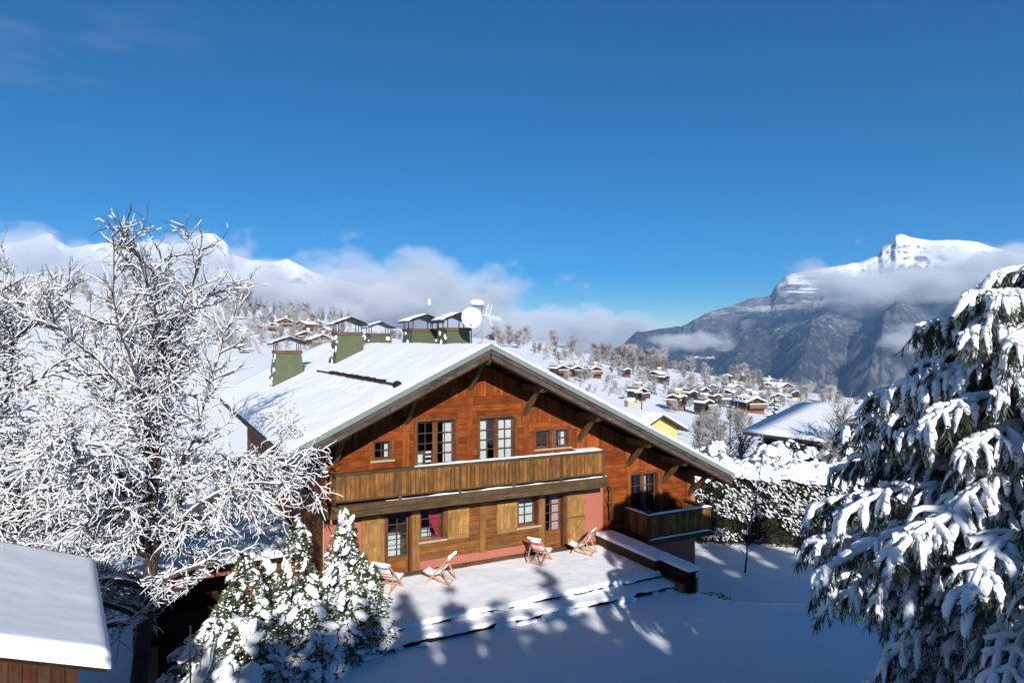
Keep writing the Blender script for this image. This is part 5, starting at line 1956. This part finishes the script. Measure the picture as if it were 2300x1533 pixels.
# ------------------------------------------------------------------ village
def village_house(name, x, y, z, w, l, h, rot, wall, label, pitch=.42, chim=True, balc=True, over=.9, group=None, cat='house', upper=None, win=True):
    r = empty(name, (x, y, z), rot, label, cat, group)
    wm = M[wall]
    mb = MB()
    ap = h + pitch * w / 2
    for x0, x1, a, b in ((-w / 2, 0, h, ap), (0, w / 2, ap, h)):
        mb.hexa([(x0, 0, -3), (x1, 0, -3), (x1, l, -3), (x0, l, -3), (x0, 0, a), (x1, 0, b), (x1, l, b), (x0, l, a)])
    wl_ = part(mb, 'wall', wm, r)
    if upper:
        ub = MB()
        z0 = h * .5
        for x0, x1, a, b in ((-w / 2 - .04, 0, h, ap), (0, w / 2 + .04, ap, h)):
            ub.hexa([(x0, -.06, z0), (x1, -.06, z0), (x1, l, z0), (x0, l, z0), (x0, -.06, a), (x1, -.06, b), (x1, l, b), (x0, l, a)])
        part(ub, 'upper_cladding', M[upper], wl_)
    rf = MB()
    e = w / 2 + over
    zz = lambda q: ap - pitch * abs(q)
    for x0, x1 in ((-e, 0), (0, e)):
        rf.hexa([(x0, -over * 1.3, zz(x0) + .02), (x1, -over * 1.3, zz(x1) + .02), (x1, l + over, zz(x1) + .02), (x0, l + over, zz(x0) + .02),
                 (x0, -over * 1.3, zz(x0) + .25), (x1, -over * 1.3, zz(x1) + .25), (x1, l + over, zz(x1) + .25), (x0, l + over, zz(x0) + .25)])
    ro = part(rf, 'roof', 'house_dark', r)
    V, F = [], []
    nx, ny = 14, 8
    for i in range(nx + 1):
        q = -e + 2 * e * i / nx
        for j in range(ny + 1):
            yy = -over * 1.3 + (l + over * 2.3) * j / ny
            edge = 1 if 0 < i < nx and 0 < j < ny else .55
            V.append((q, yy, ap - pitch * math.sqrt(q * q + .12) + .28 + .30 * edge + .05 * random.random()))
    for i in range(nx):
        for j in range(ny):
            k = i * (ny + 1) + j
            F.append((k, k + ny + 1, k + ny + 2, k + 1))
    per = [i * (ny + 1) for i in range(nx + 1)] + [nx * (ny + 1) + j for j in range(1, ny + 1)] + [i * (ny + 1) + ny for i in range(nx - 1, -1, -1)] + [j for j in range(ny - 1, 0, -1)]
    n0 = len(V)
    for k in per:
        q, yy, _ = V[k]
        V.append((q, yy, zz(q) + .255))
    kk = len(per)
    for k in range(kk):
        F.append((per[k], n0 + k, n0 + (k + 1) % kk, per[(k + 1) % kk]))
    mesh_np('snow', V, np.array(F), M['roof_snow'], ro, True)
    if chim:
        c = part(MB().box(w * .12, w * .12 + .9, l * .45, l * .45 + .9, ap - 1, ap + 1.1), 'chimney', 'house_cream', ro)
        part(MB().box(w * .12 - .1, w * .12 + 1.0, l * .45 - .1, l * .45 + 1.0, ap + 1.11, ap + 1.45), 'snow', 'clump_snow', c)
    nw = 3 if w < 9 else 4
    for fl in range(2 if win else 0):
        zf = .9 + fl * h * .5
        for i in range(nw):
            cx = -w / 2 + w * (i + .5) / nw
            d = -.07 if (upper and fl) else -.01
            wi = part(MB().box(cx - .5, cx + .5, d - .06, d, zf, zf + 1.25), 'window', 'frame', wl_)
            part(MB().box(cx - .42, cx + .42, d - .075, d - .061, zf + .08, zf + 1.17), 'pane', 'glass_dark', wi)
    for fl in range(2):
        for i in range(3):
            cy_ = l * (i + .5) / 3
            wi = part(MB().box(-w / 2 - .10, -w / 2 - .045, cy_ - .5, cy_ + .5, .9 + fl * h * .5, 2.1 + fl * h * .5), 'window', 'frame', wl_)
            part(MB().box(-w / 2 - .115, -w / 2 - .101, cy_ - .42, cy_ + .42, .98 + fl * h * .5, 2.02 + fl * h * .5), 'pane', 'glass_dark', wi)
    if balc:
        zb = h * .5
        b = part(MB().box(-w / 2, w / 2, -1.2, -.10, zb - .1, zb + .06), 'balcony', 'house_dark', r)
        part(MB().box(-w / 2, w / 2, -1.25, -1.18, zb + .1, zb + .95), 'railing', wm if wall != 'house_cream' else M['house_brown'], b)
        part(MB().box(-w / 2, w / 2, -1.32, -1.12, zb + .951, zb + 1.08), 'snow', 'clump_snow', b)
    return r

HB, HC, HY_, HR, HD = 'house_brown', 'house_cream', 'house_yellow', 'house_red', 'house_dark'
G = 'chalets of the snowy village'
NEAR = ['long brown chalet past the roof slope', 'right chalet of the brown pair', 'chalet under the frosted grove', 'narrow tall reddish house', 'dark house under a wide white roof', 'tiny brown barn', 'cream building in the snowfield', 'brown chalet behind the yellow gable', 'small chalet with the red chimney', 'chalet with the orange gable', 'low brown chalet between the lamps', 'small brown shed', 'first pale house on the ridge', 'long pale house on the ridge', 'red fronted house', 'flat white roofed building', 'long low white roofed building', 'small yellowish house', 'big brown chalet behind the spruce', 'small half timbered house', 'tiny brown hut', 'pale flat roofed house', 'brown chalet left of the big one', 'chalet half hidden by trees', 'half timbered house on the right', 'half timbered chalet', 'leftmost chalet above the first chimney', 'chalet with the long white roof', 'chalet high left of the tall chimney', 'pale house by the tall chimney', 'chalet between the first two chimneys', 'large chalet behind the tall chimney', 'small chalet by the vented chimney', 'house below the dark wood', 'chalet seen through the bare tree top', 'long dark house behind the bare tree', 'chalet behind the bare trunk', 'brown house at the left edge', 'chalet left of the bare tree top', 'low white house above the ridge']
# picture x, base y, width px, storeys h/w, rotation deg, wall, upper, label
VL = [
 (1262, 848, 30, .50, 25, HB, None, 'long brown chalet beyond the right roof slope, leftmost of its pair'),
 (1296, 848, 26, .50, 25, HB, None, 'brown chalet beyond the right roof slope, right one of its pair'),
 (1338, 849, 30, .55, 20, HB, None, 'brown chalet with a high snow roof under the frosted grove'),
 (1409, 848, 15, .95, 15, HR, None, 'narrow tall reddish house among frosted trees'),
 (1468, 856, 30, .42, -35, HD, None, 'dark house under a wide white roof on the slope'),
 (1497, 864, 16, .40, 30, HB, None, 'tiny brown barn right of the wide white roof'),
 (1441, 906, 28, .55, 35, HC, None, 'cream unfinished building standing alone in the snowfield'),
 (1512, 921, 24, .42, -30, HB, None, 'brown chalet just behind the yellow gable house'),
 (1533, 919, 14, .60, 10, HB, None, 'small brown chalet with a red chimney behind the yellow gable house'),
 (1582, 897, 22, .45, 40, HB, None, 'brown chalet with an orange lit gable in the valley'),
 (1630, 902, 30, .40, -25, HB, None, 'low brown chalet between the two street lamps'),
 (1611, 915, 18, .35, 15, HB, None, 'small brown shed below the low brown chalet'),
 (1632, 857, 20, .45, -20, HC, None, 'pale house on the ridge, first of two before the far slope'),
 (1665, 857, 26, .42, -15, HC, None, 'pale long house on the ridge, second of two'),
 (1732, 868, 24, .60, 15, HR, HC, 'red fronted house at the end of the ridge against the dark mountain'),
 (1722, 878, 26, .35, -10, HC, None, 'flat white roofed building below the red fronted house'),
 (1765, 882, 44, .28, 25, HD, None, 'long low building with a white roof at the edge of the valley'),
 (1790, 898, 20, .50, -20, HY_, None, 'small yellowish house at the edge of the valley'),
 (1697, 928, 46, .50, 12, HB, None, 'big brown chalet with a wide white roof behind the dark spruce'),
 (1556, 907, 20, .45, 25, HC, HB, 'small half timbered house among the trees right of the snowfield'),
 (1601, 886, 17, .5, -20, HB, None, 'tiny brown hut above the chalet with the orange lit gable'),
 (1655, 886, 24, .4, 20, HC, None, 'pale house with a flat white roof above the low brown chalet'),
 (1672, 914, 24, .42, -30, HB, None, 'brown chalet just left of the big brown one behind the spruce'),
 (1590, 934, 26, .45, 30, HB, None, 'brown chalet half hidden by the frosted trees behind the hedge'),
 (1748, 908, 30, .40, -15, HC, HB, 'half timbered house right of the big brown chalet'),
 (640, 740, 38, .48, 28, HC, HB, 'half timbered chalet on the left hillside above the first chimney'),
 (612, 744, 26, .45, 15, HB, None, 'brown chalet leftmost on the hillside above the first chimney'),
 (676, 742, 34, .45, -25, HB, None, 'brown chalet with a long white roof right of the half timbered one'),
 (712, 738, 28, .45, 20, HB, None, 'brown chalet high on the hillside left of the tall chimney'),
 (728, 752, 28, .42, -20, HC, None, 'pale house under white roof beside the tall chimney'),
 (688, 768, 40, .42, 25, HB, None, 'brown chalet with its gable lit, between the first two chimneys'),
 (724, 782, 50, .42, 30, HB, None, 'large brown chalet directly behind the tall chimney'),
 (820, 772, 22, .45, 20, HB, None, 'small brown chalet between the tall chimney and the vented one'),
 (626, 712, 18, .4, -30, HB, None, 'small white roofed house below the dark wood on the left hillside'),
 (276, 726, 36, .48, 22, HB, None, 'brown chalet seen through the top of the large bare tree'),
 (372, 716, 48, .35, -15, HD, None, 'long dark house seen through the bare tree'),
 (352, 742, 30, .42, 20, HB, None, 'brown chalet low behind the trunk of the bare tree'),
 (36, 694, 30, .55, 15, HB, None, 'brown house at the left edge of the hillside'),
 (215, 738, 26, .45, 10, HB, None, 'brown chalet left of the bare tree top on the hillside'),
 (1100, 762, 22, .3, -20, HC, None, 'low white house just above the ridge of the chalet roof'),
]
for (px, py, wpx, hw_, rot, wall, upper, lab) in VL:
    x, y, z = spot(px, py)
    w = wpx * y / FPX * .95
    village_house('village_house', x, y, z, w, w * 1.15, max(w * hw_, 2.4), math.radians(rot), wall, lab, .40, wpx > 20, wpx > 22, .07 * w + .2, G, upper=upper)
# nearer neighbours
village_house('neighbour_house', 17.1, 80, -4.6, 5.4, 17, 2.75, math.radians(22), HY_, 'yellow gable house just beyond the right roof slope', .55, True, False, .9, win=False)
village_house('neighbour_house', 25.6, 56, -3.2, 13, 14, 4.6, math.radians(-145), HD, 'dark brown house with a very wide grey white roof beside the big pine', .22, False, False, 1.5)

# ------------------------------------------------------------------ street lamps and wires
def lamp(x, y, z, h, label):
    t = empty('street_lamp', (x, y, z), 0, label, 'street lamp', 'street lamps below the chalet')
    part(MB().tube((0, 0, 0), (0, 0, h), .10, .07, 8), 'pole', 'black', t)
    part(MB().box(-1.1, .1, -.15, .15, h, h + .14), 'lamp_head', 'black', t)
    part(MB().box(-1.0, .1, -.14, .14, h + .141, h + .30), 'snow', 'clump_snow', t)
lamp((1441 - 1150) / FPX * 95, 95, -7.5, 8.6, 'street lamp in front of the snowfield, left of the yellow gable house')
lamp((1640 - 1150) / FPX * 80, 80, -7.8, 9.2, 'street lamp right of the yellow gable house')

# ------------------------------------------------------------------ trees of the hillside
def frost_mesh(h, seed, spread, n1, thick, fork=.25):
    global rng
    rng = np.random.default_rng(seed)
    sg = Segs()
    pts, dirs = sg.path(np.array([0, 0, -.5]), np.array([0, 0, 1.0]), h * .8, 8, .024 * h, thick, .04, 0)
    for i in range(2, 9):
        for _ in range(n1):
            d = side_dir(dirs[i], rng.uniform(.45, 1.0) * spread, .22)
            p, q = sg.path(pts[i], d, h * rng.uniform(.22, .45) * (1.1 - .55 * i / 8), 5, .010 * h, thick, .10, .10)
            for a in range(1, 6):
                for __ in range(4):
                    sg.path(p[a], side_dir(q[a], rng.uniform(.4, 1.1), .10), h * rng.uniform(.06, .16), 2, thick, thick * .6, .14, .02)
    return prisms(*sg.arr(), 3)
PROTO = []
for i, (sp, n1, mat) in enumerate([(1.0, 4, 'frost_twig'), (1.25, 4, 'frost_twig'), (.75, 4, 'frost_twig'), (1.1, 4, 'brown_twig')]):
    V, F = frost_mesh(8.0, 300 + i, sp, n1, .05)
    me = mesh_np('frosted_tree', V, F, M[mat])
    bpy.data.objects.remove(me)
    PROTO.append(bpy.data.meshes['frosted_tree' if i == 0 else 'frosted_tree.%03d' % i])
NV, NF, SV, SF = spruce_mesh(10, 2.0, 12, 9, 400, .55)
def merged(name, V1, F1, V2, F2, m1, m2):
    o = mesh_np(name, np.vstack([V1, V2]), np.vstack([F1, F2 + len(V1)]), [m1, m2], None, False, np.concatenate([np.zeros(len(F1)), np.ones(len(F2))]))
    me = o.data
    bpy.data.objects.remove(o)
    return me
CON = [merged('conifer', NV, NF, SV, SF, M['spruce'], M['twig_snow'])]
NV, NF, SV, SF = spruce_mesh(10, 1.5, 11, 8, 401, .25)
CON.append(merged('conifer', NV, NF, SV, SF, M['spruce'], M['twig_snow']))

rs = random.Random(4)
def scatter(n, x0, x1, y0, y1, hpx, meshes, name, label, group, jit=.35, along=None):
    for _ in range(n):
        px = rs.uniform(x0, x1)
        v = rs.random()
        py = y0 + (y1 - y0) * v if along is None else along(px) + rs.uniform(y0, y1)
        x, y, z = spot(px, py)
        o = bpy.data.objects.new(name, rs.choice(meshes))
        link(o)
        o.location = (x, y, z - .1)
        h = hpx * y / FPX * rs.uniform(1 - jit, 1 + jit)
        h0 = 8.0 if name == 'frosted_tree' else 10.0
        s = h / h0
        o.scale = (s * rs.uniform(1.0, 1.7), s * rs.uniform(1.0, 1.7), s)
        o.rotation_euler = (0, 0, rs.uniform(0, 6.28))
        k = min(range(len(VL)), key=lambda i: (VL[i][0] - px) ** 2 + (1.6 * (VL[i][1] - py)) ** 2)
        dx, dy = px - VL[k][0], py - VL[k][1]
        far = abs(dx) + abs(dy) * 1.6 > 75
        side = ('left of' if dx < 0 else 'right of') if abs(dx) > 1.4 * abs(dy) else ('behind' if dy < 0 else 'below')
        if far: side = 'well ' + side if 'of' in side else 'far ' + side
        kind = ('small ' if h < hpx * y / FPX * .85 else 'tall ' if h > hpx * y / FPX * 1.15 else '') + ('dark conifer' if name == 'conifer' else 'brownish tree' if 'brown' in o.data.materials[0].name else 'frosted tree')
        tag(o, kind + ' ' + side + ' the ' + NEAR[k], 'tree', 'trees: ' + kind + ' ' + side + ' the ' + NEAR[k])

def wood_mass(name, areas, seed):
    # the countless small frosted trees further off: one mass
    global rng
    rng = np.random.default_rng(seed)
    sg = Segs()
    pts, dirs = sg.path(np.array([0, 0, -.5]), np.array([0, 0, 1.0]), 6.4, 6, .16, .05, .05, 0)
    for i in range(2, 7):
        for _ in range(4):
            p, q = sg.path(pts[i], side_dir(dirs[i], rng.uniform(.6, 1.1), .2), rng.uniform(1.6, 3.0), 3, .07, .05, .12, .1)
            for a in (1, 2, 3):
                for __ in range(3):
                    sg.path(p[a], side_dir(q[a], rng.uniform(.5, 1.1), .1), rng.uniform(.7, 1.5), 1, .06, .035, .14, 0)
    V, F = prisms(*sg.arr(), 3)
    VV, FF, k = [], [], 0
    for (n, x0, x1, y0, y1, hp) in areas:
        for _ in range(n):
            px = rs.uniform(x0, x1)
            py = rs.uniform(y0, y1) if y0 > 100 else sky_y(px) + rs.uniform(y0, y1)
            x, y, z = spot(px, py)
            s = hp * y / FPX / 8 * rs.uniform(.6, 1.35)
            t = rs.uniform(0, 6.28)
            c, s_ = math.cos(t), math.sin(t)
            W = V * np.array([s * 1.35, s * 1.35, s])
            VV.append(np.stack([W[:, 0] * c - W[:, 1] * s_ + x, W[:, 0] * s_ + W[:, 1] * c + y, W[:, 2] + z - .1], -1))
            FF.append(F + k)
            k += len(V)
    o = mesh_np(name, np.vstack(VV), np.vstack(FF), M['frost_twig'])
    return tag(o, 'scattered frosted woods on the far hillside', None, None, 'stuff')
sky_y = lambda px: float(np.interp((px - 1150) / FPX, SKX, SKY))
FR = PROTO[:3]
FT = 'frosted_tree'
wood_mass('frosted_wood', [(120, 0, 560, 640, 790, 26), (150, 470, 790, 700, 795, 22), (60, 1180, 1480, 2, 40, 22), (60, 1260, 1600, 830, 890, 17), (80, 1490, 1830, 855, 925, 20), (30, 760, 1000, 755, 772, 15)], 77)
scatter(16, 1112, 1190, 2, 22, 34, FR, FT, 'grey frosted tree in the grove just right of the chalet ridge', 'frosted trees right of the ridge', .3, sky_y)
scatter(7, 1240, 1290, 0, 16, 40, FR, FT, 'broad frosted tree on the skyline between ridge and mountain', 'broad frosted trees on the skyline', .25, sky_y)
scatter(40, 1330, 1500, 0, 34, 40, FR + PROTO[3:], FT, 'frosted tree of the long grove below the cliff', 'frosted trees of the long grove', .35, sky_y)
scatter(10, 1190, 1330, 12, 40, 24, FR, FT, 'small frosted tree on the open slope above the brown chalets', 'small frosted trees on the open slope', .35, sky_y)
scatter(16, 1490, 1720, -2, 10, 34, FR + PROTO[3:], FT, 'brownish frosted tree along the ridge before the dark mountain', 'trees along the ridge', .35, sky_y)
scatter(34, 1250, 1560, 835, 890, 24, FR, FT, 'small frosted tree between the village chalets', 'frosted trees between the chalets')
scatter(44, 1500, 1800, 860, 930, 27, FR, FT, 'frosted tree among the houses below the ridge', 'frosted trees among the lower houses')
scatter(9, 1570, 1690, 940, 965, 40, FR, FT, 'tall frosted tree behind the hedge, right of the yellow house', 'frosted trees behind the hedge')
scatter(16, 1800, 2080, 900, 925, 42, FR + PROTO[3:], FT, 'frosted tree behind the house with the wide roof', 'frosted trees behind the wide roof')
scatter(44, 0, 560, 655, 800, 36, FR, FT, 'frosted tree on the left hillside behind the bare trees', 'frosted trees on the left hillside')
scatter(48, 480, 770, 700, 800, 27, FR, FT, 'frosted tree on the hillside left of the chimneys', 'frosted trees left of the chimneys')
scatter(14, 760, 1000, 755, 775, 22, FR, FT, 'frosted tree seen between the chimneys', 'frosted trees between the chimneys')
scatter(70, 540, 770, -2, 14, 26, CON[1:], 'conifer', 'dark conifer of the wood along the left hill crest', 'conifers of the hill crest', .4, sky_y)
scatter(40, 330, 560, -2, 16, 28, CON[1:], 'conifer', 'dark conifer on the crest behind the large bare tree', 'conifers behind the bare tree', .4, sky_y)
scatter(14, 0, 240, -2, 20, 26, CON[1:], 'conifer', 'dark conifer on the hill at the left edge', 'conifers at the left edge', .4, sky_y)
scatter(9, 1420, 1480, 872, 888, 36, CON[:1], 'conifer', 'dark snowy conifer in the clump below the white roofed house', 'conifer clump in the snowfield', .3)
scatter(8, 1580, 1660, 872, 895, 34, CON[:1], 'conifer', 'snowy conifer near the low brown chalet', 'conifers in the valley', .3)
spruce('spruce', ((1740 - 1150) / FPX * 66, 66, -5.8), 9.4, 2.5, 20, 12, 500, 'dark spruce striped with snow left of the wide grey white roof', .85)
spruce('spruce', ((1812 - 1150) / FPX * 74, 74, -6.4), 7.2, 2.2, 16, 11, 501, 'smaller snowy spruce peeping over the wide grey white roof', .9)
x, y = (1893 - 1150) / FPX * 46, 46
V, F = frost_mesh(7.5, 310, 1.0, 3, .022)
t = empty('young_tree', (x, y, -2.6), 0, 'thin bare frosted tree standing before the wide grey white roof', 'tree')
mesh_np('branches', V, F, M['frost_twig'], t)
# frosted trees close behind the roof's right verge
for i, (px, Y, h) in enumerate([(1600, 60, 6.0), (1625, 56, 5.6), (1575, 68, 5.5), (1660, 66, 6.0)]):
    V, F = frost_mesh(h, 320 + i, 1.0, 5, .028)
    t = empty('frosted_tree', ((px - 1150) / FPX * Y, Y, gz((px - 1150) / FPX * Y, Y) - .1), 0, ['frosted tree touching the right verge of the chalet roof', 'leafless frosted tree right of the roof verge', 'frosted tree in front of the yellow gable house', 'frosted tree left of the dark spruce'][i], 'tree')
    mesh_np('branches', V, F, M['frost_twig'], t)
